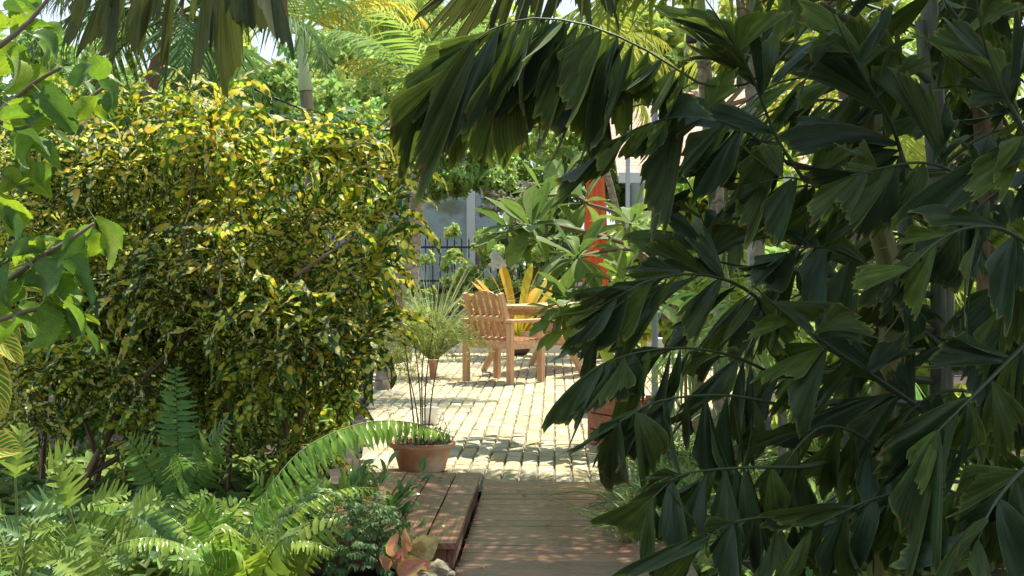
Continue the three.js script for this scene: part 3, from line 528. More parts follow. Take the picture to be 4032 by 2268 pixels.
{ // fallen leaves and bits on the cobbles, the platform and the deck
  const b = new Builder(), put = (u, v, y, s) => b.add(pick([leafRound, leafLance[1]]), frame(P(u, v, y), V(R(-1, 1), R(-0.05, 0.15), R(-1, 1)), UP, s * R(0.4, 0.7), s, s), pick([[0.5, 0.33, 0.12], [0.3, 0.2, 0.09], [0.55, 0.45, 0.14], [0.22, 0.26, 0.08], [0.16, 0.1, 0.05]]));
  for (let k = 0; k < 60; k++) put(R(-1, 0.7), R(7.95, 12), 0.012, R(0.015, 0.04)); for (let k = 0; k < 34; k++) put(-0.75 + R(-0.3, 0.3), 8.5 + R(-0.35, 0.3), 0.012, R(0.01, 0.035)); for (let k = 0; k < 16; k++) put(R(-0.36, 0.5), R(5.3, 7.8), 0.026, R(0.012, 0.03)); for (let k = 0; k < 10; k++) put(R(-1, -0.45), R(5.8, 7.5), 0.126, R(0.012, 0.03));
  const m = mesh('leaf_litter', b.geometry(), std({ vertexColors: true, side: THREE.DoubleSide, roughness: 0.9 }), scene); m.userData = { kind: 'stuff', label: 'scattered fallen leaves and bits on cobbles and boards', category: 'litter' };
}
// ---------------------------------------------------------------- background trees
const rt = (x, y, z, ...r) => [x, y, z, ...r];
broadTree('background_tree', 'tall bright green tree behind the pale blue building', 'tree', at(1850, 1290, 29).setY(-0.06), { trunk: [V(0, 0, 0), V(0.1, 1.6, 0), V(-0.1, 3, 0)], r: 0.16, mat: M.treeLeaf[0], leaf: 0.2, blobs: [[-1.6, 4.2, 0.5, 1.5, 1.3, 1.1, 800], [0.6, 4.4, 0, 1.6, 1.4, 1.2, 800], [-0.4, 5.9, -0.4, 1.6, 1.1, 1.2, 600], [-3.6, 3.6, 0, 1.4, 1.4, 1, 600]], group: 'trees behind the terrace' });
broadTree('background_tree', 'leafy tree hanging over the iron fence in front of the pale building', 'tree', at(1560, 1300, 24.6).setY(-0.06), { trunk: [V(0, 0, 0), V(0.1, 1.2, 0), V(0.1, 2.2, 0)], r: 0.1, mat: M.treeLeaf[0], leaf: 0.14, blobs: [[0.6, 3.1, 0.1, 1.05, 0.6, 0.6, 750], [-0.6, 3.1, 0, 0.9, 0.9, 0.7, 600], [1.5, 2.95, 0.2, 0.6, 0.45, 0.5, 330], [-1.6, 3.6, 0, 0.9, 0.9, 0.7, 450], [-0.2, 2.0, 0.3, 0.5, 0.6, 0.4, 220]], group: 'trees behind the terrace' });
broadTree('background_tree', 'green tree behind the folded parasol and the plumeria', 'tree', at(2220, 1250, 30).setY(-0.06), { trunk: [V(0, 0, 0), V(0.1, 1.5, 0), V(0, 2.6, 0)], r: 0.13, mat: M.treeLeaf[1], leaf: 0.18, blobs: [[0, 3.2, 0, 1.4, 1.2, 1, 700], [-1.3, 2.4, 0, 0.9, 1.1, 0.7, 350], [1.6, 5.2, -0.5, 1.6, 1.1, 1, 600]], group: 'trees behind the terrace' });
broadTree('background_tree', 'dark leafy tree rising behind the croton shrub', 'tree', at(700, 1290, 22).setY(-0.06), { trunk: [V(0, 0, 0), V(-0.1, 1.2, 0), V(0.1, 2.4, 0)], r: 0.14, mat: M.treeLeaf[1], leaf: 0.17, blobs: [[0, 3.4, 0, 1.6, 1.3, 1, 800], [-2, 3.2, 0, 1.4, 1.5, 1, 650], [1.9, 3.1, 0, 1.2, 1.3, 0.9, 600], [0.2, 1.8, 0.3, 1.8, 0.9, 0.8, 450], [-3.6, 2.6, 0, 1.2, 2, 1, 500]], group: 'trees behind the terrace' });
broadTree('background_tree', 'sunlit tree standing behind the fishtail palm and the steel posts', 'tree', at(3300, 1290, 19).setY(-0.06), { trunk: [V(0, 0, 0), V(0.1, 1.2, 0), V(0, 2.2, 0)], r: 0.13, mat: M.treeLeaf[2], leaf: 0.17, blobs: [[-1.5, 1.5, 0, 1.2, 1.0, 0.9, 450], [0, 2.8, 0, 1.9, 1.3, 1.1, 800], [2.6, 2.3, 0, 1.5, 1.8, 1.1, 650], [0.4, 1.2, 0.3, 2.2, 1.0, 0.9, 500], [4.4, 2, 0, 1.3, 1.8, 1, 400]], group: 'trees behind the terrace' });
broadTree('background_tree', 'far tall tree closing the view behind the palm crowns', 'tree', at(1500, 1200, 36).setY(-0.06), { trunk: [V(0, 0, 0), V(0.2, 2.5, 0), V(0, 4.5, 0)], r: 0.22, mat: M.treeLeaf[0], leaf: 0.28, blobs: [[-0.8, 6.1, 0, 2.4, 1.4, 1.5, 700], [-4.5, 5.0, 0, 2.2, 2.2, 1.5, 600], [3.6, 6.0, 0, 2.2, 1.7, 1.5, 600], [7, 5.2, 0, 2.4, 2.0, 1.5, 600], [-8, 5, 0, 2.5, 2.6, 1.5, 600]], group: 'trees behind the terrace' });
broadTree('background_tree', 'tall pale tree filling the gaps above the fishtail palm', 'tree', V(3.6, -0.06, -24), { trunk: [V(0, 0, 0), V(0.1, 2.2, 0), V(0, 4, 0)], r: 0.14, mat: M.treeLeaf[2], leaf: 0.2, blobs: [[-0.9, 5.3, 0, 1.3, 0.9, 0.8, 500], [1.2, 5.2, 0, 1.5, 1.1, 0.8, 550], [3.4, 4.9, 0, 1.5, 1.2, 0.8, 500]], group: 'trees behind the terrace' });
broadTree('sunlit_shrub', 'bright feathery shrub in front of the fence right of the pale wall', 'shrub', at(1930, 1350, 22.4).setY(-0.06), { limb: 0.02, mat: leafy(0.46, 0.56, 0.16), leaf: 0.085, blobs: [[0, 1.15, 0, 0.4, 0.5, 0.25, 190], [0.45, 1.5, 0, 0.4, 0.4, 0.25, 160], [-0.25, 1.75, 0, 0.35, 0.35, 0.25, 120], [0.5, 0.8, 0, 0.45, 0.45, 0.25, 150]] });
broadTree('fence_shrub', 'dense green shrub at the fence behind the plumeria', 'shrub', at(2140, 1330, 24.4).setY(-0.06), { limb: 0.02, mat: M.treeLeaf[1], leaf: 0.11, blobs: [[0, 1.0, 0, 0.5, 0.6, 0.3, 260], [0.7, 1.3, 0, 0.5, 0.6, 0.3, 260], [0.2, 1.9, 0, 0.6, 0.5, 0.3, 220], [1.3, 1.0, 0, 0.5, 0.7, 0.3, 240]] });
broadTree('fence_shrub', 'light green airy shrub growing in front of the iron fence', 'shrub', at(1780, 1350, 22.2).setY(-0.06), { limb: 0.02, mat: leafy(0.42, 0.52, 0.14), leaf: 0.075, blobs: [[-0.35, 1.05, 0, 0.55, 0.42, 0.25, 230], [0.3, 0.98, 0, 0.5, 0.36, 0.25, 210], [0.0, 0.62, 0.05, 0.65, 0.4, 0.25, 200], [-0.75, 0.6, 0, 0.4, 0.4, 0.25, 110], [0.0, 1.35, 0, 0.3, 0.22, 0.2, 70]] });
broadTree('vine_mass', 'brownish tangle of bare twigs and vines beside the fence', 'vine', at(1960, 1350, 23.9).setY(0), { limb: 0.03, mat: leafy(0.4, 0.36, 0.26, { clearcoat: 0 }), leaf: 0.07, blobs: [[0, 1.9, 0, 0.4, 0.7, 0.3, 160], [0.35, 2.4, 0, 0.35, 0.35, 0.3, 90], [0.3, 1.4, 0, 0.4, 0.4, 0.3, 90]] });
broadTree('sunlit_shrub', 'yellow green broad leaved shrub behind the steel post', 'shrub', at(2700, 1450, 12.2).setY(-0.06), { limb: 0.015, mat: M.treeLeaf[2], leaf: 0.2, blobs: [[0, 1.5, 0, 0.5, 0.5, 0.4, 120], [0.5, 0.9, 0, 0.6, 0.6, 0.4, 140], [-0.5, 0.7, 0, 0.4, 0.4, 0.3, 80]] });
broadTree('sunlit_shrub', 'bushy green shrub low behind the yellow palm canes', 'shrub', at(3560, 1500, 9.4).setY(-0.06), { limb: 0.015, mat: M.treeLeaf[2], leaf: 0.15, blobs: [[-0.3, 0.5, 0, 0.7, 0.45, 0.4, 200], [0.9, 0.6, 0, 0.8, 0.6, 0.4, 220], [0.4, 1.3, 0, 0.6, 0.5, 0.4, 140]] });
broadTree('hedge_shrub', 'dense dark green shrub low behind the croton shrub', 'shrub', at(1250, 1450, 15.5).setY(-0.06), { limb: 0.015, mat: M.treeLeaf[1], leaf: 0.13, blobs: [[0, 0.6, 0, 0.6, 0.55, 0.4, 260], [0.55, 0.9, 0, 0.4, 0.5, 0.3, 160], [-1.2, 1.1, 0, 0.9, 0.9, 0.5, 320], [-2.8, 1.3, 0, 1.0, 1.1, 0.5, 320]] });

broadTree('far_hedge', 'tall green hedge closing the view behind the fence and the house', 'hedge', V(0, -0.06, -32), { limb: 0.04, mat: M.treeLeaf[1], leaf: 0.26, blobs: Array.from({ length: 13 }, (_, k) => [-9 + k * 1.6, 1.5 + 0.5 * Math.sin(k * 2.1), 0, 1.3, 1.6, 0.6, 260]) });
broadTree('shade_shrub', 'dark shaded shrub mass behind the croton stems', 'shrub', V(-2.0, -0.06, -9.5), { limb: 0.02, mat: M.treeLeaf[1], leaf: 0.12, blobs: [[0.55, 0.35, 0, 0.35, 0.4, 0.3, 170], [0, 0.4, 0, 0.5, 0.5, 0.3, 260], [-0.8, 0.5, 0, 0.6, 0.6, 0.3, 300], [-1.7, 0.5, 0.2, 0.6, 0.6, 0.3, 260], [0.1, 0.95, -0.2, 0.5, 0.4, 0.3, 200], [-0.9, 1.1, -0.2, 0.7, 0.4, 0.3, 220]] });
{
  const b = [], lo = (x, z) => b.push([x, z]);
  for (let k = 0; k < 900; k++) lo(R(-3.2, -1.2), R(-9.4, -6.2)); for (let k = 0; k < 500; k++) lo(R(0.75, 3.2), R(-9.5, -4.6)); for (let k = 0; k < 260; k++) lo(R(-3, -0.95), R(-6.6, -5.2));
  const im = shadowed(new THREE.InstancedMesh(sprigs[0], M.treeLeaf[1], b.length)); im.name = 'undergrowth'; im.userData = { kind: 'stuff', label: 'low dark undergrowth of small leaves on the bed soil', category: 'undergrowth' };
  b.forEach(([x, z], k) => { const s = R(0.07, 0.15); im.setMatrixAt(k, frame(V(x, -0.06, z), V(R(-0.6, 0.6), 1, R(-0.6, 0.6)), V(R(-1, 1), 0.3, 1), s, s, s)); im.setColorAt(k, C(...tint(0.5, 1.1, 0.2))); }); scene.add(im);
}
// ---------------------------------------------------------------- feather palms
featherPalm('feather_palm', 'palm with a straight pale grey trunk above the croton shrub', { trunk: [at(1222, 1430, 15).setY(-0.06), at(1230, 1000, 15), at(1222, 560, 15), at(1204, 350, 15)], r: 0.085, trunkMat: M.paleTrunk, shaft: V(-0.05, 0.55, 0), fronds: [[0.1, 0.7, 1.5, 2.0], [0.35, 0.95, 1.7, 2.3], [3.3, 0.6, 1.7, 1.7], [-0.8, 0.9, 1.8, 1.8], [-1.8, 0.9, 1.7, 1.6], [-2.6, 0.9, 1.8, 1.8], [4.3, 1.2, 1.6, 1.4], [0.9, 1.3, 1.5, 2.0], [2.9, 1.0, 1.6, 2.0]], pairs: 34, leaf: 0.6, wide: 0.034 });
featherPalm('feather_palm', 'palm with leaning ringed trunk and light green crownshaft beside the terrace', { trunk: [at(1500, 1370, 14.3).setY(-0.06), at(1570, 1150, 14.3), at(1630, 900, 14.2), at(1662, 690, 14.1)], r: 0.085, shaft: at(1745, 470, 14).sub(at(1662, 690, 14.1)), fronds: [[0.2, 0.95, 1.6, 1.5], [-0.5, 1.0, 1.7, 1.5], [-1.3, 0.9, 1.6, 1.6], [3.0, 1.05, 1.6, 1.5], [3.8, 0.9, 1.6, 1.5], [1.2, 1.25, 1.5, 1.5], [2.2, 1.2, 1.5, 1.5], [0.0, 0.35, 1.3, 1.3]], pairs: 32, leaf: 0.5, wide: 0.034, shaftMat: std({ color: C(0.5, 0.56, 0.3), roughness: 0.5 }) });
featherPalm('feather_palm', 'shaggy crowned palm with drooping leaflets at the top centre', { trunk: [at(1590, 1340, 18.5).setY(-0.06), at(1640, 800, 18.5), at(1645, 450, 18.5), at(1570, 230, 18.5)], r: 0.1, shaft: V(0, 0.5, 0), count: 12, len: 1.35, pairs: 36, leaf: 0.5, wide: 0.05, droop: 0.9, lift: 0.4, loose: 2.2, mat: M.palmLeaf[1] });
featherPalm('feather_palm', 'palm with hanging yellow green leaflets left of the folded parasol', { trunk: [at(2480, 1320, 21).setY(-0.06), at(2440, 900, 21), at(2300, 380, 20)], r: 0.06, shaft: V(0, 0.45, 0), count: 11, len: 1.4, az0: 1, pairs: 32, leaf: 0.6, wide: 0.04, droop: 0.95, mat: M.palmLeaf[0] });
featherPalm('feather_palm', 'palm with a dark ringed trunk behind the fishtail palm', { trunk: [at(2838, 1650, 9.2).setY(-0.06), at(2842, 1200, 9.2), at(2828, 900, 9.2), at(2800, 560, 9.1), at(2770, 230, 9.1)], r: 0.058, shaft: V(-0.02, 0.4, 0), fronds: [[2.7, 0.75, 1.6, 1.5], [3.4, 0.55, 1.7, 1.6], [2.2, 0.5, 1.4, 1.9], [0.2, 0.5, 1.6, 1.5], [-0.6, 0.8, 1.6, 1.6], [3.9, 0.9, 1.6, 1.4], [5.2, 0.7, 1.6, 1.6], [1.2, 0.9, 1.5, 2.0], [0.6, 0.1, 1.3, 1.3], [2.9, 0.05, 1.2, 1.2]], pairs: 28, leaf: 0.5, wide: 0.036, mat: M.palmLeaf[0] });
featherPalm('feather_palm', 'palm with a slim pale trunk and dark fronds above the left shrub', { trunk: [at(545, 1500, 12.5).setY(-0.06), at(560, 900, 12.5), at(590, 330, 12.5)], r: 0.075, trunkMat: M.paleTrunk, shaft: at(690, 60, 12.5).sub(at(590, 330, 12.5)), shaftMat: std({ color: C(0.3, 0.1, 0.06), roughness: 0.6 }), count: 13, len: 1.7, pairs: 36, leaf: 0.6, wide: 0.03, mat: M.palmLeaf[2] });
featherPalm('feather_palm', 'low young palm with dark fronds just above the croton shrub', { trunk: [at(880, 1480, 12.0).setY(-0.06), at(890, 1000, 12.0), at(900, 760, 12.0)], r: 0.05, shaft: V(0, 0.2, 0), fronds: [[0.5, 0.95, 1.0, 1.7], [-0.2, 0.8, 1.3, 1.4], [3.0, 0.6, 1.3, 1.4], [2.5, 0.9, 1.2, 1.6], [1.5, 1.0, 1.1, 1.9], [4, 0.9, 1.2, 1.6]], pairs: 30, leaf: 0.42, wide: 0.026, mat: M.palmLeaf[2] });
featherPalm('feather_palm', 'sunlit palm far behind the fishtail palm leaves', { trunk: [at(3380, 1500, 11.5).setY(-0.06), at(3390, 1000, 11.5), at(3370, 520, 11.5)], r: 0.06, shaft: V(0, 0.3, 0), count: 13, len: 1.7, pairs: 30, leaf: 0.55, wide: 0.04, mat: M.palmLeaf[0] });
featherPalm('feather_palm', 'young clustering palm low behind the fishtail palm', { trunk: [at(3080, 1600, 8.2).setY(-0.06), at(3080, 1450, 8.2)], r: 0.03, shaft: V(0, 0.2, 0), count: 11, len: 1.1, pairs: 24, leaf: 0.38, wide: 0.026, mat: M.palmLeaf[1] });
featherPalm('feather_palm', 'yellowing palm with fronds against the top edge over the deck', { trunk: [V(1.45, -0.06, -8.7), V(1.5, 1.8, -8.7), V(1.4, 2.95, -8.7)], r: 0.05, shaft: V(0, 0.35, 0), fronds: [[3.2, 0.5, 1.6, 1.3], [2.4, 0.6, 1.7, 1.4], [1.8, 0.45, 1.9, 1.1], [1.3, 0.7, 1.6, 1.4], [0.4, 0.5, 1.5, 1.3], [4.2, 0.6, 1.6, 1.4], [5.2, 0.5, 1.5, 1.4], [2.9, -0.1, 1.1, 1.0], [2.05, 0.1, 1.4, 0.9]], pairs: 26, leaf: 0.5, wide: 0.04, mat: M.palmLeaf[0] });

// ---------------------------------------------------------------- spiky grass, small pots and beds at the far left of the terrace
{
  const d = 15.8, t = thing('ornamental_grass', 'tuft of pale spiky grass left of the armchair', 'grass plant', at(1705, 1350, d).setY(-0.02)), b = new Builder();
  for (let k = 0; k < 260; k++) { const a = R(0, 6.3), e = R(0.75, 1.52), dir = V(Math.cos(a) * Math.cos(e), Math.sin(e), Math.sin(a) * Math.cos(e)), L = R(0.7, 1.35); b.add(pick(leafStrap.slice(0, 2)), frame(V(Math.cos(a) * 0.05, 0.22, Math.sin(a) * 0.05), dir, UP, R(0.25, 0.42), L, L), tint(0.7, 1.3, 0.15)); }
  mesh('blades', b.geometry(), M.grass, t).userData.kind = 'stuff';
  mesh('pot', new THREE.LatheGeometry([[0, 0], [0.035, 0], [0.046, 0.18], [0.052, 0.18], [0.052, 0.21], [0.042, 0.21], [0.042, 0.18], [0, 0.18]].map(([x, y]) => new THREE.Vector2(x, y)), 24), M.clay, t);
}
{
  const d = 17.2, t = thing('bare_branched_shrub', 'pale bare branched desert rose shrub beside the leaning palm trunk', 'shrub', at(1545, 1400, d).setY(-0.05)), b = new Builder();
  for (let k = 0; k < 7; k++) { const a = k * 0.9; b.add(tube(curve([V(0, 0.1, 0), V(Math.cos(a) * 0.12, 0.35, Math.sin(a) * 0.12), V(Math.cos(a) * 0.38, 0.45 + R(0, 0.15), Math.sin(a) * 0.3), V(Math.cos(a) * 0.42, 0.7 + R(0, 0.15), Math.sin(a) * 0.32)], 8), (q) => lerp(0.03, 0.012, q), 6)); }
  mesh('branches', b.geometry(), M.paleTrunk, t); const l = new Builder();
  for (let k = 0; k < 90; k++) { const a = Math.floor(R(0, 7)) * 0.9; l.add(pick(leafLance), frame(V(Math.cos(a) * 0.42 + R(-0.05, 0.05), 0.74 + R(-0.06, 0.15), Math.sin(a) * 0.32 + R(-0.05, 0.05)), V(R(-1, 1), R(0, 1), R(-1, 1)), UP, 0.12, 0.1, 0.1), tint()); }
  mesh('leaves', l.geometry(), M.strap, t).userData.kind = 'stuff';
}
// ---------------------------------------------------------------- feathery plant growing from the bowl
{
  const t = thing('feathery_plant', 'tall feathery fine leaved plant growing out of the terracotta bowl', 'plant', POT.clone().setY(0.148)), O = t.position, fo = new Builder();
  const stems = [[1640, 1700, 1600, 1400, 1585, 1330], [1660, 1700, 1650, 1500, 1612, 1290], [1672, 1700, 1680, 1480, 1725, 1290, 1780], [1682, 1700, 1710, 1500, 1770, 1320, 1850], [1668, 1700, 1662, 1450, 1690, 1250, 1650], [1655, 1700, 1630, 1560, 1575, 1420, 1520]];
  stems.forEach(([x0, y0, x1, y1, x2, y2, x3 = x2 - 40], k) => {
    const d = 8.55 + (k - 2.5) * 0.03, pts = curve([V((x0 - 2016) / F * d, 0.148, -d), at(x1, y1, d), at(x2, y2 - 20, d + R(-0.1, 0.1)), at(x3, y2 + 10, d + R(-0.2, 0.2))], 14);
    mesh('stem', tube(rel(pts, O), (q) => lerp(0.0055, 0.0015, q), 6), M.twig, t);
    for (let s = 0; s < 26; s++) {
      const i = Math.floor(R(7, 14.99)), p = pts[i], a = R(0, 6.3), e = R(-0.5, 0.6), pa = archPath(p, a, e, R(0.1, 0.24), 1.3, 3);
      fo.add(tube(pa, 0.0011, 3), null, [0.7, 0.7, 0.5]);
      for (let q = 0; q < 26; q++) { const u = R(0.1, 1) * 2.99, j = Math.floor(u), pp = pa[j].clone().lerp(pa[j + 1], u - j); fo.add(leafLance[0], frame(pp, V(R(-1, 1), R(-0.9, 0.7), R(-1, 1)), UP, 0.018, R(0.025, 0.06), 0.03), tint(0.75, 1.3, 0.2)); }
    }
  });
  mesh('foliage', (() => { fo.o = O; for (let k = 0; k < fo.p.length; k += 3) { fo.p[k] -= O.x; fo.p[k + 1] -= O.y; fo.p[k + 2] -= O.z; } return fo.geometry(); })(), M.feather, t).userData.kind = 'stuff';
}
// ---------------------------------------------------------------- plumeria: grey limbs, rosettes of long oval leaves
{
  const base = V(1.35, -0.06, -10.6), t = thing('plumeria_tree', 'plumeria with grey branches and rosettes of long oval leaves beside the terrace', 'tree', base), O = t.position;
  const leafs = [0.25, 0.6, -0.2, 0.9].map((b, k) => blade({ n: 9, across: 2, ratio: 0.36, half: (q) => 0.5 * Math.pow(Math.sin(Math.PI * Math.pow(Math.min(1, q * 0.96 + 0.02), 1.45)), 0.75), fold: 0.3, bend: b, wave: 0.012, freq: 1.3, phase: k }));
  const tips = [[2090, 890, 10.0, 12, 0.3], [2000, 905, 10.2, 7, 0.26], [2150, 770, 10.4, 8, 0.26], [2275, 1015, 9.8, 12, 0.29], [2258, 1192, 9.6, 12, 0.27], [2240, 1290, 9.6, 8, 0.22], [2300, 800, 10.4, 6, 0.25], [2215, 720, 10.9, 6, 0.26], [2450, 1110, 9.7, 8, 0.26], [2480, 880, 10, 9, 0.26], [2125, 950, 10.1, 7, 0.27], [2360, 1240, 9.4, 8, 0.24], [2560, 1180, 9.6, 8, 0.26], [2215, 1225, 9.5, 8, 0.23]];
  const hub = [at(2480, 960, 10.3), at(2620, 1100, 10.5)];
  const mk = (pts, r0, r1) => mesh('branch', tube(rel(curve(pts, 12), O), (q) => lerp(r0, r1, q), 9, 2), std({ map: stoneTex, color: C(0.42, 0.4, 0.36), roughness: 0.9 }), t);
  mk([base, V(1.38, 0.5, -10.6), at(2640, 1150, 10.5), at(2480, 960, 10.3)], 0.05, 0.026); mk([at(2640, 1150, 10.5), at(2560, 1000, 10.4), at(2400, 940, 10.2), at(2250, 900, 10.1), at(2150, 878, 10)], 0.026, 0.014);
  mk([at(2640, 1250, 10.5), at(2560, 1230, 10), at(2420, 1210, 9.7), at(2280, 1195, 9.6)], 0.03, 0.013); mk([at(2620, 1100, 10.5), at(2500, 985, 10), at(2400, 985, 9.9), at(2290, 1010, 9.8)], 0.02, 0.013); mk([at(2480, 960, 10.3), at(2440, 850, 10.4), at(2320, 805, 10.4)], 0.02, 0.012); mk([at(2640, 1150, 10.5), at(2560, 1110, 10), at(2460, 1108, 9.7)], 0.02, 0.012);
  for (const [px, py, d, n0, L0] of tips) {
    const c = at(px, py, d), n = Math.round(n0 * 1.4), L = L0 * 1.12;
    for (let k = 0; k < n; k++) { const a = k * 2.4 + R(-0.3, 0.3), e = lerp(1.0, -0.75, (k + 0.5) / n) + R(-0.15, 0.15), dir = V(Math.cos(a) * Math.cos(e) - 0.18, Math.sin(e), Math.sin(a) * Math.cos(e) * 0.9 + 0.12), len = L * R(0.8, 1.15); placed(mesh('leaf', pick(leafs), pick(M.plumeria), t), frame(c.clone().addScaledVector(dir, 0.02), dir, V(R(-0.3, 0.3), 1, R(-0.2, 0.5)), len * R(0.9, 1.1), len, len), O); }
  }
  const fc = at(1985, 1022, 9.9), pet = blade({ n: 4, half: (q) => 0.5 * Math.pow(Math.sin(Math.PI * Math.pow(q * 0.97 + 0.01, 1.2)), 0.7), fold: -0.3, bend: 0.7 });
  for (let f = 0; f < 7; f++) {
    const b = new Builder(), c = fc.clone().add(V(R(-0.09, 0.09), R(-0.06, 0.06), R(-0.05, 0.05))), nz = V(R(-0.6, 0.6), R(0, 0.9), 1).normalize(), x = nz.clone().cross(UP).normalize(), y = x.clone().cross(nz);
    for (let k = 0; k < 5; k++) { const a = k * 1.2566, dir = x.clone().multiplyScalar(Math.cos(a)).addScaledVector(y, Math.sin(a)).addScaledVector(nz, 0.35); b.add(pet, frame(c, dir, nz, 0.028, 0.048, 0.04)); }
    b.o = O; for (let k = 0; k < b.p.length; k += 3) { b.p[k] -= O.x; b.p[k + 1] -= O.y; b.p[k + 2] -= O.z; }
    mesh('flower', b.geometry(), M.petal, t);
  }
  mk([at(2000, 905, 10.2), at(1992, 970, 10.0), fc], 0.006, 0.004); mk([at(2090, 890, 10.0), at(2045, 895, 10.1), at(2000, 905, 10.2)], 0.012, 0.01); mk([at(2150, 878, 10), at(2150, 920, 10), at(2125, 950, 10.1)], 0.012, 0.01); mk([at(2320, 805, 10.4), at(2260, 770, 10.3), at(2150, 770, 10.4)], 0.012, 0.01);
  mk([at(2320, 805, 10.4), at(2270, 750, 10.6), at(2215, 720, 10.9)], 0.012, 0.01); mk([at(2480, 960, 10.3), at(2490, 920, 10.1), at(2480, 880, 10)], 0.014, 0.01); mk([at(2420, 1210, 9.7), at(2380, 1235, 9.5), at(2360, 1240, 9.4)], 0.012, 0.01); mk([at(2280, 1195, 9.6), at(2260, 1240, 9.6), at(2240, 1290, 9.6)], 0.011, 0.009); mk([at(2640, 1250, 10.5), at(2600, 1210, 10), at(2560, 1180, 9.6)], 0.016, 0.01);
}
// ---------------------------------------------------------------- croton shrub: whorls of narrow, wavy, drooping blotched leaves
{
  const base = V(-1.75, -0.06, -7.9), t = thing('croton_shrub', 'large croton shrub with curly green leaves blotched yellow left of the terrace', 'shrub', base), O = t.position;
  const shapes = [];
  for (let k = 0; k < 16; k++) {
    const g = blade({ n: 12, ratio: 0.125, half: (q) => 0.5 * Math.pow(Math.sin(Math.PI * Math.pow(Math.min(1, q * 0.96 + 0.02), 0.85)), 0.6) * (1 + 0.28 * Math.sin(q * 17 + k * 2)), fold: 0.3, bend0: -0.25, bend: 1.2 + 0.12 * k, wave: 0.035, freq: R(1.6, 2.8), phase: k * 1.7, twist: R(-2.6, 2.6) });
    const uv = g.attributes.uv; for (let i = 0; i < uv.count; i++) uv.setX(i, (k % 4 + 0.04 + 0.92 * uv.getX(i)) / 4); shapes.push(g);
  }
  // outline of the shrub, (px, py) at its depth; whorls are scattered over its dome
  const heads = []; let guard = 0;
  const line = (pts, x) => { for (let k = 1; k < pts.length; k++) if (x <= pts[k][0]) return lerp(pts[k - 1][1], pts[k][1], Math.max(0, (x - pts[k - 1][0]) / (pts[k][0] - pts[k - 1][0]))); return pts[pts.length - 1][1]; };
  const top = (px) => line([[-100, 520], [150, 480], [300, 440], [420, 580], [520, 440], [620, 500], [750, 380], [860, 430], [960, 520], [1030, 680], [1158, 680], [1250, 600], [1340, 610], [1420, 700], [1490, 740], [1560, 860], [1640, 1000]], px);
  const right = (py) => line([[400, 1300], [735, 1480], [870, 1530], [1095, 1510], [1300, 1480], [1490, 1410], [1630, 1340], [1900, 1200]], py);
  while (heads.length < 290 && guard++ < 9000) {
    const px = R(-60, 1640), py = R(340, 1800), d = R(6.8, 8.6);
    if (py < top(px) + 40 || px > right(py)) continue;
    const depth = (py - top(px)) / 900, front = 7.7 - 0.5 * Math.sin(Math.min(1, depth) * 1.57) + 0.55 * noise.noise(px * 0.0045, py * 0.0045, 8.5); if (d < front) continue;
    if (py > 1330 && rnd() < (py > 1500 ? 0.72 : 0.45)) continue;
    if (px > right(py) - 260 && noise.noise(px * 0.008, py * 0.008, 3) > 0.12) continue; if (noise.noise(px * 0.006 + 7, py * 0.006, 1) > 0.24) continue;
    const p = at(px, py, d); if (p.y < 0.02 || heads.some((h) => h.distanceTo(p) < 0.09)) continue; heads.push(p);
  }
  [[750, 345, 7.7], [640, 400, 7.7], [520, 385, 7.8], [300, 400, 7.8], [870, 410, 7.7], [1240, 545, 7.7], [1330, 550, 7.7], [180, 450, 7.8], [1450, 610, 7.7], [830, 470, 7.3], [880, 960, 7.1], [480, 560, 7.4], [1240, 590, 7.5], [1560, 640, 7.6], [1540, 800, 7.5], [1500, 1000, 7.4], [1470, 1280, 7.4], [1420, 1360, 7.4], [1120, 620, 7.4], [300, 600, 7.4]].forEach(([a, b, d]) => heads.push(at(a, b, d)));
  const all = [];
  const plain = heads.length - 17;
  heads.forEach((h, hi) => {
    const n = Math.floor(R(13, 24)), L = hi >= plain ? R(0.3, 0.38) : rnd() < 0.4 ? R(0.26, 0.36) : R(0.18, 0.26), kind = Math.floor(R(0, 4)), kind2 = Math.floor(R(0, 4)), lean = h.clone().sub(V(-1.75, h.y - 0.5, -8.1)).multiplyScalar(0.35); lean.y = 0.5;
    const ax = lean.normalize();
    for (let k = 0; k < n; k++) {
      const a = k * 2.4 + R(-0.3, 0.3), e = lerp(1.2, -0.3, Math.pow((k + 0.5) / n, 0.7)), dir = V(Math.cos(a) * Math.cos(e), Math.sin(e), Math.sin(a) * Math.cos(e)).addScaledVector(ax, 0.3), len = L * R(0.75, 1.25), w = R(0.026, 0.042);
      all.push({ g: Math.floor(R(0, 4)) * 4 + (rnd() < 0.6 ? kind : kind2), m: frame(h.clone().addScaledVector(ax, -0.009 * k), dir, UP.clone().addScaledVector(V(R(-1, 1), 0, R(-1, 1)), 0.3), len * R(0.85, 1.3), len, len), z: -h.z + R(0, 0.5) - (len - 0.15) });
    }
  });
  all.sort((a, b) => a.z - b.z);
  const parts = all.slice(0, 290), rest = all.slice(290);
  for (const l of parts) placed(mesh('leaf', shapes[l.g], M.croton, t), l.m, O);
  const b = new Builder(O); for (const l of rest) b.add(shapes[l.g], l.m); mesh('foliage', b.geometry(), M.croton, t).userData.kind = 'stuff';
  // branches
  const br = (pts, r0, r1) => mesh('branch', tube(rel(curve(pts, 12), O), (q) => lerp(r0, r1, q), 8, 2), M.bark, t);
  br([at(290, 2010, 7.6).setY(-0.06), at(380, 1800, 7.6), at(490, 1600, 7.6), at(600, 1450, 7.6), at(720, 1340, 7.7), at(820, 1150, 7.8)], 0.026, 0.01);
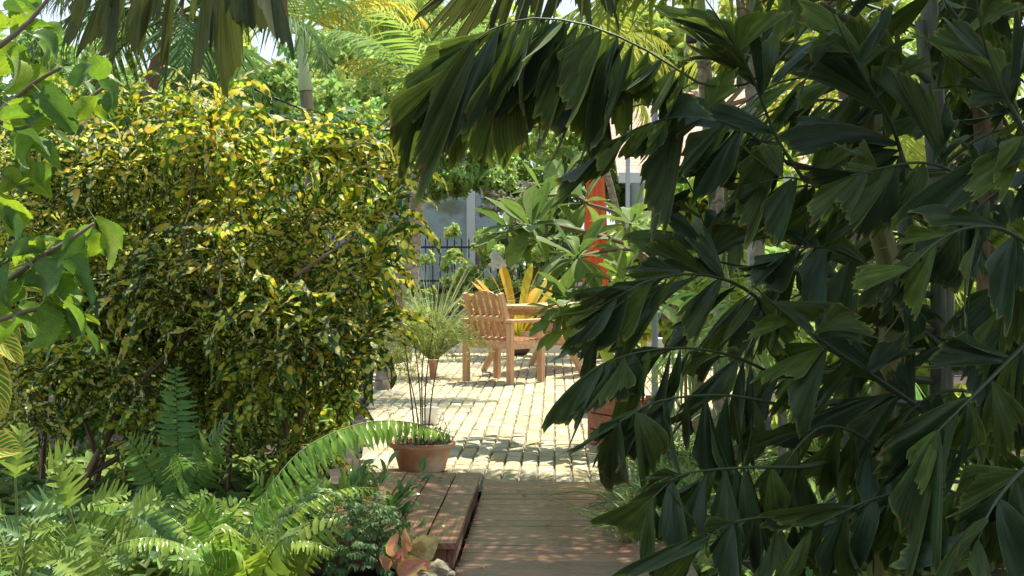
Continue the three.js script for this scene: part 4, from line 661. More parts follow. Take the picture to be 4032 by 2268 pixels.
  br([at(340, 1870, 7.6), at(470, 1800, 7.7), at(600, 1720, 7.8), at(760, 1600, 7.9)], 0.02, 0.009); br([at(380, 1790, 7.6), at(330, 1650, 7.6), at(270, 1500, 7.6), at(190, 1350, 7.7)], 0.016, 0.008);
  br([at(900, 1960, 7.8).setY(-0.06), at(900, 1700, 7.7), at(880, 1500, 7.6), at(850, 1300, 7.6), at(870, 1000, 7.4)], 0.02, 0.008); br([at(1150, 1950, 7.9).setY(-0.06), at(1200, 1500, 7.9), at(1250, 1100, 7.8), at(1400, 960, 7.6)], 0.02, 0.008); br([at(1170, 1950, 7.9).setY(-0.06), at(1100, 1500, 8), at(1080, 1050, 8), at(1120, 700, 7.9)], 0.02, 0.008); br([at(1160, 1090, 7.35), at(1260, 1020, 7.3), at(1400, 930, 7.3)], 0.012, 0.006); br([at(360, 1950, 7.9).setY(-0.06), at(480, 1500, 8.1), at(560, 1000, 8.1), at(700, 600, 8)], 0.02, 0.008); br([at(160, 1950, 7.9).setY(-0.06), at(200, 1300, 8.1), at(300, 700, 8)], 0.02, 0.008); br([at(860, 1200, 7.5), at(730, 1000, 7.5), at(760, 700, 7.5), at(740, 520, 7.5)], 0.012, 0.007);
}
// ---------------------------------------------------------------- fishtail palms
const fishLeaf = [];
for (let v = 0; v < 10; v++) {
  const K = 16, N = 7, p = [], uv = [], idx = [], side = v % 2 ? 1 : -1, bend = [0.15, 0.55, 0.3, 0.8, -0.2, 0.45, 0.2, 0.7, 0.1, 0.95][v], cup = R(-0.9, 1.1), asym = R(0.1, 0.26), ex0 = R(0.6, 0.95), tw = R(-0.7, 0.7), tail = R(0.02, 0.14);
  const jag = []; for (let k = 0; k <= K; k++) jag.push((k % 2 ? 0.012 : -0.012) * R(0, 2) + R(-0.02, 0.02) + 0.13 * noise.noise(k * 0.33, v * 3.1, 2) + (rnd() < 0.1 ? -0.07 : 0));
  for (let r = 0; r <= N; r++) for (let k = 0; k <= K; k++) {
    const t = r / N, s = (k / K - 0.5) * 2, along = 0.84 + asym * s * side - 0.04 * s * s + (s * side > 0.86 ? tail : 0), ex = 0.5 * s;
    const spread = Math.pow(t, ex0) * (1 - 0.12 * smooth(0.8, 1, t)), ey = along + (r === N ? jag[k] : r === N - 1 ? jag[k] * 0.3 : 0);
    const x0 = ex * spread, y = ey * t, z0 = (k % 2 ? 1 : -1) * 0.006 * t * t + cup * x0 * x0 + 0.035 * Math.sin(s * 4 + v + t * 2) * t, c = Math.cos(tw * t), q = Math.sin(tw * t);
    p.push(x0 * c - z0 * q, y, x0 * q + z0 * c - bend * y * y * 0.6); uv.push(0.5 + s * 0.5, t);
  }
  for (let r = 0; r < N; r++) for (let k = 0; k < K; k++) { const a = r * (K + 1) + k, b = a + K + 1; idx.push(a, a + 1, b + 1, a, b + 1, b); }
  const g = new THREE.BufferGeometry(); g.setAttribute('position', new THREE.Float32BufferAttribute(p, 3)); g.setAttribute('uv', new THREE.Float32BufferAttribute(uv, 2)); g.setIndex(idx); g.computeVertexNormals(); fishLeaf.push(g);
}
// a frond given by its midrib and its leaflets (base, tip, width in photo pixels, each at the depth of the midrib)
function fishFrond(t, rib, leaves0, r0 = 0.009, more = 1) {
  const leaves = leaves0.slice(); for (const [bx, by, tx, ty, w, mi] of leaves0) if (rnd() < more) { const f = R(0.7, 1.0), ox = R(-45, 45), oy = R(-20, 30); leaves.push([bx + ox, by + oy, bx + ox + (tx - bx) * f + R(-60, 60), by + oy + (ty - by) * f + R(-30, 40), w * R(0.7, 1.1), mi]); }
  const O = t.position, pts = rib.map(([x, y, d]) => at(x, y, d)), f = mesh('frond', tube(rel(curve(pts, 16), O), (q) => lerp(r0 * 0.6, 0.002, q), 7), M.fishStem, t), cv = new THREE.CatmullRomCurve3(pts), ss = cv.getPoints(60);
  for (const [bx, by, tx, ty, w, mi] of leaves) {
    let best = null, bd = 1e9; for (const q of ss) { const d = -q.z, dx = q.x / d * F + 2016 - bx, dy = (EYE - q.y) / d * F + 1053 - by, e = dx * dx + dy * dy; if (e < bd) { bd = e; best = q; } }
    const d0 = -best.z, b = bd < 150 * 150 ? best : at(bx, by, d0), tip = at(tx, ty, d0 + R(-0.12, 0.16)), dir = tip.clone().sub(b), len = dir.length() * 1.14, hang = dir.y / len;
    const n = V(R(-1, 1), R(0.0, 0.8) + (hang > -0.5 ? 0.3 : 0), R(0.5, 1.1));
    placed(mesh('leaflet', pick(fishLeaf), M.fishtail[mi ?? Math.floor(R(0, 3.99))], f), frame(b, dir, n, Math.min(len * 0.95, w / F * d0 * R(0.9, 1.35)), len, len), O);
  }
  return f;
}
{
  const t = thing('fishtail_palm', 'fishtail palm whose dark jagged frond arches over the terrace view', 'palm', V(1.75, -0.06, -5.9));
  mesh('cane', tube(curve([V(0, 0, 0), V(0.02, 0.8, 0), V(0, 1.6, 0.02), V(-0.06, 2.3, 0.02)], 14), (q) => lerp(0.04, 0.026, q), 12, 1), M.canePale, t);
  fishFrond(t, [[3240, 20, 4.75], [3000, 300, 4.7], [2790, 340, 4.6], [2560, 205, 4.55], [2300, 95, 4.5], [2060, 75, 4.5], [1880, 150, 4.45], [1770, 270, 4.4]], [
    [1800, 230, 1515, 530, 110], [1850, 190, 1560, 545, 150], [1900, 150, 1640, 575, 150], [1960, 110, 1700, 540, 160], [2010, 90, 1790, 520, 150], [2060, 75, 1850, 490, 140], [2110, 70, 1940, 450, 150], [2160, 70, 2000, 420, 160], [2220, 80, 2070, 400, 160], [1990, 120, 1715, 235, 70], [1900, 150, 1690, 330, 80],
    [2270, 90, 2130, 420, 140], [2330, 105, 2220, 470, 130], [2390, 125, 2290, 490, 150], [2440, 150, 2340, 450, 130], [2500, 175, 2420, 500, 140], [2560, 205, 2470, 430, 130], [2600, 230, 2480, 330, 90], [2650, 260, 2560, 420, 110], [2250, 85, 2060, 250, 120], [2350, 110, 2180, 330, 120], [2450, 150, 2300, 380, 120], [2700, 300, 2610, 480, 110]].map(([a, b, c, d, w]) => [a, b, a + (c - a) * 1.1, b + (d - b) * 1.1, w * 1.15]), 0.009, 1);
  fishFrond(t, [[3160, 700, 4.8], [3060, 545, 4.75], [2960, 300, 4.6], [2860, 120, 4.5], [2760, -30, 4.4]], [[3050, 530, 2690, 360, 190], [2990, 350, 2700, 60, 190], [2960, 300, 2780, 170, 120], [2900, 180, 2720, 30, 130], [3000, 380, 3060, 120, 120], [2920, 220, 3010, 20, 110], [3070, 560, 2890, 850, 170], [3100, 600, 3010, 800, 120], [3060, 560, 2830, 640, 100]], 0.012);
  fishFrond(t, [[3100, 640, 4.9], [2900, 500, 4.7], [2700, 455, 4.6], [2520, 500, 4.55], [2430, 550, 4.5]], [[2435, 550, 2195, 765, 85], [2520, 500, 2300, 650, 50], [2700, 460, 2550, 830, 170], [2640, 460, 2500, 580, 110], [2560, 480, 2490, 580, 120], [2780, 470, 2610, 560, 60], [2850, 490, 2700, 650, 110], [2620, 460, 2700, 330, 130], [2760, 460, 2880, 330, 110], [2900, 510, 2760, 760, 110]], 0.009);
  fishFrond(t, [[3000, 1060, 5.0], [2800, 1010, 4.9], [2770, 880, 4.85], [2720, 740, 4.8], [2640, 600, 4.8]], [[2635, 980, 2520, 905, 120], [2795, 1000, 2680, 850, 170], [2765, 850, 2615, 765, 90], [2700, 700, 2600, 680, 80], [2740, 780, 2830, 640, 80], [2790, 920, 2860, 780, 90], [2720, 740, 2590, 850, 80], [2800, 1000, 2900, 880, 110], [2690, 690, 2760, 590, 60]], 0.007);
  fishFrond(t, [[3060, 1230, 4.9], [2880, 1110, 4.75], [2700, 1080, 4.6], [2540, 1110, 4.5], [2430, 1170, 4.45]], [[2620, 1090, 2320, 1240, 80], [2540, 1110, 2300, 1200, 50], [2760, 1110, 2450, 1200, 70], [2840, 1110, 2680, 1310, 150], [2590, 1120, 2330, 1345, 90], [2460, 1150, 2215, 1475, 100], [2640, 1090, 2420, 1420, 90], [2430, 1170, 2250, 1360, 90], [2900, 1130, 2590, 1320, 60], [2700, 1080, 2480, 1040, 60], [2800, 1090, 2560, 970, 70], [2500, 1130, 2290, 1120, 40], [2960, 1160, 2760, 1340, 110], [2860, 1100, 2740, 950, 130], [3000, 1190, 2850, 1460, 180], [2960, 1160, 3080, 1330, 130]], 0.011);
  fishFrond(t, [[3060, 1480, 4.8], [2880, 1400, 4.65], [2680, 1370, 4.5], [2500, 1390, 4.4], [2380, 1430, 4.35]], [[2690, 1370, 2490, 1400, 50], [2640, 1380, 2430, 1480, 60], [2420, 1410, 2390, 1620, 130], [2350, 1430, 2225, 1700, 140], [2400, 1430, 2290, 1560, 110], [2500, 1390, 2330, 1500, 90], [2560, 1390, 2440, 1620, 110], [2640, 1380, 2580, 1690, 90], [2740, 1370, 2640, 1600, 90], [2840, 1400, 2650, 1440, 60], [2900, 1410, 2720, 1570, 100], [2960, 1430, 2950, 1790, 140], [3000, 1450, 2880, 1760, 120], [2520, 1390, 2470, 1560, 130]], 0.01);
  fishFrond(t, [[3100, 1600, 4.7], [2900, 1560, 4.55], [2720, 1560, 4.4], [2560, 1590, 4.3], [2440, 1660, 4.25]], [[2530, 1600, 2240, 1775, 75], [2490, 1620, 2530, 1850, 140], [2430, 1670, 2365, 1945, 170], [2560, 1590, 2420, 1780, 110], [2800, 1570, 2590, 1730, 60], [2860, 1560, 2830, 1880, 100], [2780, 1570, 2790, 1960, 140], [2660, 1570, 2540, 1720, 90], [2620, 1580, 2640, 1830, 110], [2960, 1570, 3010, 1850, 120], [2700, 1570, 2700, 1780, 90], [2480, 1640, 2330, 1740, 60]], 0.01);
  fishFrond(t, [[3150, 1840, 4.5], [2980, 1840, 4.4], [2800, 1850, 4.3], [2660, 1880, 4.2], [2570, 1960, 4.15]], [[2680, 1870, 2540, 1880, 50], [2640, 1880, 2660, 2180, 150], [2580, 1950, 2430, 2120, 190], [2570, 1960, 2540, 2230, 90], [2725, 1860, 2480, 1960, 110], [2780, 1850, 2710, 2120, 120], [2860, 1850, 2860, 2130, 130], [2940, 1840, 2960, 2180, 130], [3040, 1840, 3020, 2100, 130], [2820, 1850, 2690, 1990, 90]], 0.01);
  fishFrond(t, [[3200, 2080, 4.3], [3040, 2040, 4.2], [2880, 2060, 4.1], [2760, 2130, 4.05]], [[2810, 2110, 2540, 2240, 110], [2920, 2050, 2700, 2100, 70], [2890, 2060, 2850, 2290, 150], [2780, 2120, 2640, 2320, 120], [2980, 2045, 2980, 2320, 140], [3060, 2040, 3080, 2300, 120], [3130, 2060, 3170, 2330, 120]], 0.01);
  // sheaths that carry the fronds back to the cane
  const cn = (px, py) => V(R(1.72, 1.78), at(px, py, 4.75).y, -5.9);
  for (const [x, y, d] of [[3240, 20, 4.75], [3160, 700, 4.8], [3100, 640, 4.9], [3000, 1060, 5.0], [3060, 1230, 4.9], [3060, 1480, 4.8], [3100, 1600, 4.7], [3150, 1840, 4.5], [3200, 2080, 4.3]]) { const a = at(x, y, d), b = cn(3372, y + 130); mesh('petiole', tube(rel(curve([b, a.clone().lerp(b, 0.5).add(V(0, 0.02, 0)), a], 8), t.position), (q) => lerp(0.016, 0.01, q), 8), M.fishStem, t); }
}
{
  const t = thing('fishtail_palm', 'fishtail palm with yellow green canes filling the right side', 'palm', V(1.36, -0.06, -5.25));
  const cane = (pts, r, m) => mesh('cane', tube(rel(curve(pts, 20), t.position), (q) => lerp(r, r * 0.82, q), 12, 1), m, t);
  cane([V(1.36, -0.06, -5.25), at(3470, 1700, 5.2), at(3515, 1150, 5.2), at(3440, 780, 5.2), at(3430, 420, 5.2)], 0.05, M.cane); cane([V(1.62, -0.06, -5.9), at(3560, 1500, 5.9), at(3590, 1100, 5.9), at(3530, 700, 5.9)], 0.042, M.canePale);
  fishFrond(t, [[3700, 1660, 4.9], [3490, 1515, 4.8], [3260, 1360, 4.6], [3050, 1200, 4.5], [2960, 1120, 4.4]], [[3040, 1190, 3240, 1270, 150], [3260, 1360, 3030, 1430, 120], [3260, 1370, 3115, 1660, 150], [3490, 1500, 3240, 1290, 170], [3515, 1570, 3105, 1650, 120], [3515, 1585, 3345, 1800, 190], [3130, 1260, 2960, 1300, 90], [3060, 1210, 2990, 1420, 110], [3380, 1440, 3300, 1640, 120], [3200, 1310, 3380, 1220, 100], [3600, 1590, 3520, 1430, 160], [3420, 1460, 3560, 1330, 120]], 0.017);
  fishFrond(t, [[4060, 1330, 4.5], [3920, 1470, 4.3], [3800, 1590, 4.1], [3690, 1700, 4.0]], [[3830, 1540, 3385, 1905, 180], [3790, 1610, 3540, 1960, 150], [3820, 1600, 3850, 1900, 150], [3700, 1690, 3600, 2190, 200], [3960, 1430, 3700, 1350, 150], [4000, 1390, 3880, 1670, 150], [4040, 1350, 3990, 1620, 140], [3720, 1670, 3560, 1900, 130], [3900, 1490, 4010, 1760, 130]], 0.014);
  fishFrond(t, [[3900, 1900, 4.4], [3700, 1900, 4.3], [3520, 1940, 4.2], [3350, 2000, 4.1], [3200, 2080, 4.1]], [[3525, 1945, 3315, 2130, 140], [3665, 1905, 3600, 2190, 190], [3350, 2000, 3085, 2035, 80], [3325, 2010, 3245, 2290, 150], [3180, 2090, 3070, 2290, 110], [3440, 1970, 3380, 2220, 140], [3780, 1900, 3760, 2200, 150], [3860, 1900, 3900, 2180, 150], [3560, 1930, 3480, 2240, 150], [3250, 2060, 3140, 2200, 100]], 0.011);
  fishFrond(t, [[3480, 1800, 4.9], [3360, 1700, 4.7], [3240, 1680, 4.6], [3140, 1760, 4.5], [3080, 1850, 4.5]], [[3140, 1760, 3075, 2060, 150], [3300, 1680, 3175, 1920, 110], [3220, 1690, 3090, 1880, 100], [3360, 1710, 3290, 1960, 130], [3100, 1830, 2990, 2010, 100], [3420, 1740, 3420, 1990, 130], [3260, 1680, 3000, 1740, 70]], 0.01);
  fishFrond(t, [[3560, 640, 5.0], [3510, 490, 4.8], [3420, 330, 4.6], [3330, 160, 4.5], [3260, 10, 4.4]], [[3505, 480, 3110, 80, 220], [3500, 470, 3400, 60, 200], [3300, 110, 3030, 290, 160], [3525, 560, 3145, 480, 210], [3430, 340, 3300, 20, 160], [3370, 230, 3180, 200, 130], [3540, 590, 3320, 650, 140], [3460, 390, 3600, 180, 130], [3380, 250, 3500, 40, 130], [3530, 580, 3590, 830, 130]], 0.014);
  fishFrond(t, [[3850, 800, 4.8], [3740, 670, 4.6], [3620, 640, 4.5], [3480, 660, 4.4], [3350, 690, 4.3]], [[3740, 670, 3180, 700, 140], [3700, 650, 3560, 240, 130], [3620, 640, 3500, 850, 130], [3480, 660, 3300, 880, 130], [3380, 680, 3180, 830, 110], [3560, 640, 3440, 900, 140], [3780, 700, 3700, 960, 140], [3670, 640, 3760, 430, 110], [3450, 660, 3340, 560, 100], [3830, 770, 3820, 1050, 150]], 0.012);
  fishFrond(t, [[4060, 560, 4.3], [3960, 380, 4.2], [3880, 180, 4.1], [3840, -30, 4.0]], [[4032, 520, 3820, 80, 190], [4032, 560, 3650, 770, 150], [3960, 380, 3720, 300, 130], [3900, 240, 3720, 60, 130], [3980, 420, 4060, 120, 130], [4040, 540, 3900, 720, 140], [3860, 120, 3960, -60, 120], [3990, 440, 3800, 480, 110]], 0.013);
  fishFrond(t, [[4080, 980, 4.4], [3940, 900, 4.3], [3800, 900, 4.2], [3680, 960, 4.1], [3580, 1060, 4.1]], [[3940, 900, 3700, 790, 140], [3800, 900, 3640, 1180, 160], [3690, 950, 3560, 1200, 140], [3600, 1040, 3380, 1150, 120], [3860, 900, 3760, 1190, 150], [4000, 930, 3900, 1230, 160], [4050, 960, 4020, 1280, 150], [3740, 930, 3520, 940, 90], [3640, 1000, 3480, 1080, 100]], 0.012);
  fishFrond(t, [[4080, 1800, 4.0], [3980, 1900, 3.9], [3900, 2010, 3.85], [3840, 2150, 3.8]], [[4032, 1860, 3740, 1970, 130], [3960, 1920, 3790, 2110, 140], [3900, 2010, 3720, 2250, 160], [3860, 2100, 3830, 2330, 150], [4000, 1880, 4050, 2150, 150], [3930, 1970, 3980, 2270, 150], [4040, 1840, 3920, 2080, 140]], 0.012);
  fishFrond(t, [[3600, 1230, 5.1], [3430, 1060, 4.9], [3280, 980, 4.8], [3130, 980, 4.7], [3020, 1050, 4.6]], [[3430, 1060, 3200, 900, 140], [3280, 980, 3150, 1180, 140], [3130, 980, 3000, 1160, 120], [3360, 1010, 3290, 1270, 150], [3060, 1020, 2920, 1060, 80], [3200, 975, 3040, 860, 120], [3480, 1110, 3400, 1330, 140], [3240, 975, 3380, 830, 120], [3520, 1150, 3660, 1330, 140]], 0.011);
  fishFrond(t, [[3330, 900, 4.9], [3250, 760, 4.8], [3120, 700, 4.7], [2990, 720, 4.6]], [[3120, 700, 2960, 900, 130], [3250, 760, 3120, 980, 140], [3180, 720, 3040, 920, 130], [3020, 715, 2880, 760, 80], [3290, 820, 3240, 1040, 130], [3200, 730, 3330, 600, 120], [3080, 700, 3000, 560, 120]], 0.01);
}
{
  const t = thing('fishtail_palm', 'fishtail palm with broad dark leaflets against the right edge', 'palm', V(1.95, -0.06, -5.15)), O = t.position;
  mesh('cane', tube(curve([V(0, 0, 0), V(0.02, 1, 0), V(0.05, 2.1, 0)], 10), 0.035, 10, 1), M.canePale, t);
  for (let k = 0; k < 16; k++) { const y = lerp(0.15, 2.2, k / 15), pa = archPath(V(O.x - (k % 3) * 0.15, y, O.z), 1.2 + k * 1.9, R(0.3, 0.8), R(0.7, 1.05), 1.9), f = mesh('frond', tube(rel(curve(pa, 10), O), (q) => lerp(0.009, 0.003, q), 6), M.fishStem, t); pinnate(pa, { pairs: 9, len: 0.3, wide: 0.12, a0: 1.1, a1: 0.4, droop: 0.8, lift: 0.1, from: 0.2, shapes: fishLeaf, prof: () => 1, even: true }, (g, m) => placed(mesh('leaflet', g, pick(M.fishtail), f), m, O)); }
}
{ // fill behind: a third palm of the clump, fronds going every way
  const t = thing('fishtail_palm', 'fishtail palm deeper in the shade behind the yellow green canes', 'palm', V(1.95, -0.06, -6.5)), O = t.position;
  mesh('cane', tube(curve([V(0, 0, 0), V(0.03, 1.2, 0), V(-0.05, 2.6, 0)], 12), 0.04, 10, 1), M.canePale, t);
  for (let k = 0; k < 16; k++) {
    const y = lerp(0.3, 2.6, (k + 0.5) / 16), az = 1.0 + k * 2.1, pa = archPath(V(O.x, y, O.z), az, R(0.5, 0.9), R(0.8, 1.15), 1.9), f = mesh('frond', tube(rel(curve(pa, 10), O), (q) => lerp(0.012, 0.003, q), 6), M.fishStem, t);
    pinnate(pa, { pairs: 9, len: 0.3, wide: 0.12, a0: 1.1, a1: 0.4, droop: 0.8, lift: 0.1, from: 0.25, shapes: fishLeaf, prof: () => 1, even: true }, (g, m) => placed(mesh('leaflet', g, pick(M.fishtail), f), m, O));
  }
}
// ---------------------------------------------------------------- strap leaved plants under the fishtail palm
[[2560, 1900, 7.4, 0.5, 'tuft of arching strap leaves beside the boardwalk end'], [2700, 2050, 6.9, 0.5, 'tuft of strap leaves under the fishtail palm beside the boardwalk'], [2900, 1950, 7.2, 0.55, 'tuft of strap leaves around the steel post foot'], [2640, 1720, 8.9, 0.5, 'sunlit strap leaved plant beside the orange planter box'], [2860, 1700, 8.6, 0.55, 'sunlit strap leaved plant behind the fishtail palm'], [3120, 1900, 6.9, 0.6, 'strap leaved plant low between the palm canes'], [2560, 2150, 6.4, 0.42, 'small grassy tuft overhanging the boardwalk edge']].forEach(([px, py, d, L, label]) => {
  const t = thing('strap_leaf_plant', label, 'plant', V((px - 2016) / F * d, -0.06, -d), 0, 'strap leaved plants under the palms'), b = new Builder();
  for (let k = 0; k < 120; k++) { const a = R(0, 6.3), e = R(0.5, 1.45), dir = V(Math.cos(a) * Math.cos(e), Math.sin(e), Math.sin(a) * Math.cos(e)), len = L * R(0.6, 1.2); b.add(pick(leafStrap), frame(V(R(-0.12, 0.12), 0, R(-0.12, 0.12)), dir, UP, R(0.3, 0.6) , len, len), tint(0.7, 1.3, 0.25)); }
  mesh('leaves', b.geometry(), M.strap, t).userData.kind = 'stuff';
});
// ---------------------------------------------------------------- serrated leaved shrub at the left edge
{
  const t = thing('serrated_leaf_shrub', 'shrub with bright serrated heart shaped leaves leaning in at the left edge', 'shrub', V(-2.1, -0.06, -4.2)), O = t.position;
  const half = (q) => 0.5 * Math.pow(Math.sin(Math.PI * Math.pow(Math.min(1, q * 0.965 + 0.03), 0.68)), 0.8) * (1 + 0.1 * ((q * 13) % 1 - 0.5) * 2);
  const shapes = [0.2, 0.6, 1.0, 1.5, -0.3].map((b, k) => blade({ n: 26, across: 2, half, fold: 0.25 + 0.12 * k, bend: b, wave: 0.04, freq: 1.4, phase: k * 2 }));
  const br = (pts, r) => mesh('branch', tube(rel(curve(pts, 10), O), (q) => lerp(r, r * 0.35, q), 6), M.twig, t);
  const root = V(-2.1, -0.06, -4.2); const arms = [[[-700, 900, 4.2], [-150, 560, 4.1], [0, 440, 4.0], [130, 330, 3.95], [240, 265, 3.9]], [[-700, 1300, 4.2], [-200, 1200, 4.1], [0, 1130, 4.0], [130, 1030, 3.95], [250, 960, 3.9], [370, 880, 3.9]], [[-700, 700, 4.2], [-200, 300, 4.1], [0, 180, 4.0], [120, 80, 4.0], [200, -20, 4]], [[-700, 1000, 4.3], [-200, 760, 4.2], [0, 700, 4.1], [130, 690, 4.1], [220, 660, 4.1]], [[-700, 1400, 4.3], [-100, 1290, 4.1], [0, 1260, 4.0], [110, 1225, 4.0], [200, 1210, 4.0]], [[-200, 560, 4.1], [0, 480, 4.2], [150, 500, 4.2], [300, 420, 4.2], [430, 330, 4.2]]];
  for (const a of arms) br([root.clone().setY(0.2), ...a.map((q) => at(...q))], 0.014); br([root, root.clone().setY(0.6), at(-800, 700, 4.2)], 0.03);
  // [base px, tip px, width] in the photo
  const L = [[60, 20, 150, 60, 70], [150, 60, 60, 150, 90], [40, 110, 190, 95, 60], [130, 140, 255, 200, 100], [180, 90, 240, 150, 70], [20, 60, -60, 130, 90], [110, 190, 20, 280, 110], [150, 170, 220, 260, 90], [60, 200, 130, 290, 100], [240, 265, 365, 350, 100], [200, 300, 60, 360, 90], [40, 230, 120, 330, 110], [390, 320, 480, 410, 55], [355, 300, 430, 225, 85], [330, 320, 300, 240, 70], [135, 330, 250, 470, 110], [100, 370, 210, 410, 70], [30, 410, 120, 470, 80], [120, 420, 270, 350, 120], [200, 370, 280, 450, 120], [0, 470, 150, 420, 70], [10, 500, 120, 560, 90], [60, 520, 210, 560, 100], [200, 520, 310, 590, 55], [140, 560, 30, 640, 100], [40, 590, 145, 655, 110], [0, 600, -40, 700, 100], [150, 640, 180, 730, 85], [60, 650, 190, 760, 100], [0, 690, 120, 720, 90], [300, 440, 420, 420, 50], [300, 450, 370, 390, 70], [90, 700, 0, 770, 90], [180, 450, 60, 500, 90],
    [330, 920, 250, 1010, 95], [370, 890, 350, 960, 70], [390, 880, 460, 990, 70], [310, 940, 390, 1010, 100], [230, 970, 385, 1055, 95], [190, 960, 80, 1000, 80], [260, 960, 130, 930, 70], [140, 1020, 70, 960, 70], [130, 1040, 250, 1150, 130], [120, 1060, 240, 1090, 90], [60, 1110, 195, 1175, 75], [170, 1030, 260, 1060, 60], [200, 1090, 290, 1180, 100], [90, 1130, 10, 1210, 90], [170, 1200, 270, 1330, 140], [150, 1210, 60, 1300, 110], [190, 1210, 330, 1270, 70], [200, 1180, 280, 1240, 80], [250, 1190, 360, 1300, 60], [50, 1230, -20, 1330, 110], [150, 1220, 200, 1390, 150], [80, 1210, 160, 1270, 90], [340, 1050, 300, 1090, 50], [0, 1080, 60, 1180, 90], [20, 900, 100, 860, 80], [-20, 780, 80, 860, 90], [10, 820, 110, 960, 80], [20, 40, 110, 30, 80], [90, -20, 170, 40, 80]];
  for (const q of L.slice()) if (rnd() < 0.55) L.push([q[0] + R(-50, 50), q[1] + R(-50, 50), q[2] + R(-70, 60), q[3] + R(-50, 70), q[4] * R(0.7, 1)]);
  for (const [bx, by, tx, ty, w] of L) { const d = R(3.85, 4.2), b = at(bx, by, d), tip = at(tx, ty, d + R(-0.05, 0.05)), dir = tip.clone().sub(b), len = dir.length() * 1.1; placed(mesh('leaf', pick(shapes), pick(M.serrate), t), frame(b, dir, V(R(-0.6, 0.6), R(0.3, 1), R(-1, 0.5)), Math.min(len, w / F * d * 1.2), len, len), O); const e = b.clone().addScaledVector(dir, -0.25); mesh('leaf_stalk', tube(rel([e, b], O), 0.0011, 4), M.greenStem, t); }
}
// ---------------------------------------------------------------- broad yellow veined croton at the left edge
{
  const t = thing('broad_croton', 'croton with broad yellow veined leaves at the left edge', 'shrub', V(-1.95, -0.06, -4.75)), O = t.position;
  mesh('stem', tube(curve([V(0, 0, 0), V(0.05, 0.5, 0), V(0.02, 1.1, 0), V(0.1, 1.3, 0)], 10), (q) => lerp(0.014, 0.006, q), 7), M.bark, t);
  mesh('stem', tube(curve([V(0, 0.15, 0), V(0.12, 0.4, 0), V(0.2, 0.55, 0), V(0.22, 0.6, 0)], 10), (q) => lerp(0.01, 0.005, q), 7), M.bark, t);
  const shapes = [0.2, 0.7, -0.2].map((b) => blade({ n: 12, across: 2, half: (q) => 0.5 * Math.pow(Math.sin(Math.PI * Math.pow(Math.min(1, q * 0.96 + 0.02), 0.95)), 0.75), fold: 0.2, bend: b, wave: 0.02, freq: 1.5 }));
  for (const [bx, by, tx, ty, w] of [[20, 1090, 265, 990, 150], [10, 1060, 240, 1100, 140], [-60, 1180, 80, 1330, 90], [-120, 1330, 20, 1640, 150], [-160, 1750, 100, 1790, 150], [-60, 1500, 40, 1380, 110], [0, 1130, 220, 1140, 60], [-100, 1250, 90, 1420, 110]]) { const d = R(4.55, 4.75), b = at(bx, by, d), dir = at(tx, ty, d - 0.05).sub(b), len = dir.length(); placed(mesh('leaf', pick(shapes), M.crotonBroad, t), frame(b, dir, V(R(-0.2, 0.2), R(0.5, 0.9), 0.7), w / F * d, len, len), O); }
}
// ---------------------------------------------------------------- tattered hanging palm leaf at the top left
{
  const t = thing('tattered_palm', 'palm with tattered olive and brown leaf strips hanging at the top left', 'palm', V(-3.3, -0.06, -5.0)), O = t.position;
  mesh('trunk', tube(curve([V(0, 0, 0), V(0.05, 1.6, 0), V(0.1, 2.9, 0)], 10), 0.09, 12, 0.5), M.palmTrunk, t);
  const hubs = [[[-600, -420], [200, -380, 5.0], [620, -260, 4.9], [900, -150, 4.85]], [[-600, -450], [200, -480, 5], [700, -420, 5], [1150, -180, 5]]];
  const strips = [[380, -60, 230, 200, 60, 1], [430, -80, 330, 240, 70, 1], [470, -120, 400, 250, 80, 1], [520, -120, 430, 130, 60, 0], [560, -120, 500, 250, 60, 0], [620, -140, 540, 260, 60, 0], [700, -150, 620, 290, 55, 0], [650, -150, 560, 180, 70, 1], [740, -150, 690, 120, 30, 2], [780, -160, 740, 90, 40, 0], [820, -150, 790, 355, 90, 1], [860, -160, 850, 365, 60, 1], [900, -150, 880, 330, 110, 0], [960, -140, 960, 140, 130, 1], [1010, -130, 1010, 150, 120, 0], [1060, -130, 1090, 205, 110, 1], [1100, -120, 1125, 240, 60, 2], [930, -140, 950, 130, 90, 0], [1120, -120, 1115, 60, 40, 2], [350, -60, 270, 110, 60, 1]];
  const f = hubs.map((h) => { const pts = [V(-3.2, 2.85, -5.0), ...h.slice(1).map((q) => at(...q))]; return mesh('leaf_stalk', tube(rel(curve(pts, 12), O), (q) => lerp(0.02, 0.01, q), 8), M.fishStem, t); });
  for (const [bx, by, tx, ty, w, m] of strips) { const d = R(4.85, 5.1), b = at(bx, by, d), dir = at(tx, ty, d + R(-0.1, 0.1)).sub(b), len = dir.length(), g = fishLeaf[Math.floor(R(0, 9.9))]; const st = m === 2 ? leafStrap[0] : g; placed(mesh('leaf_strip', st, M.dryPalm[m], t), frame(b, dir, V(R(-0.5, 0.5), 0.2, 1), w / F * d * (m === 2 ? 20 : 1.3), len, len * 0.6), O); }
}
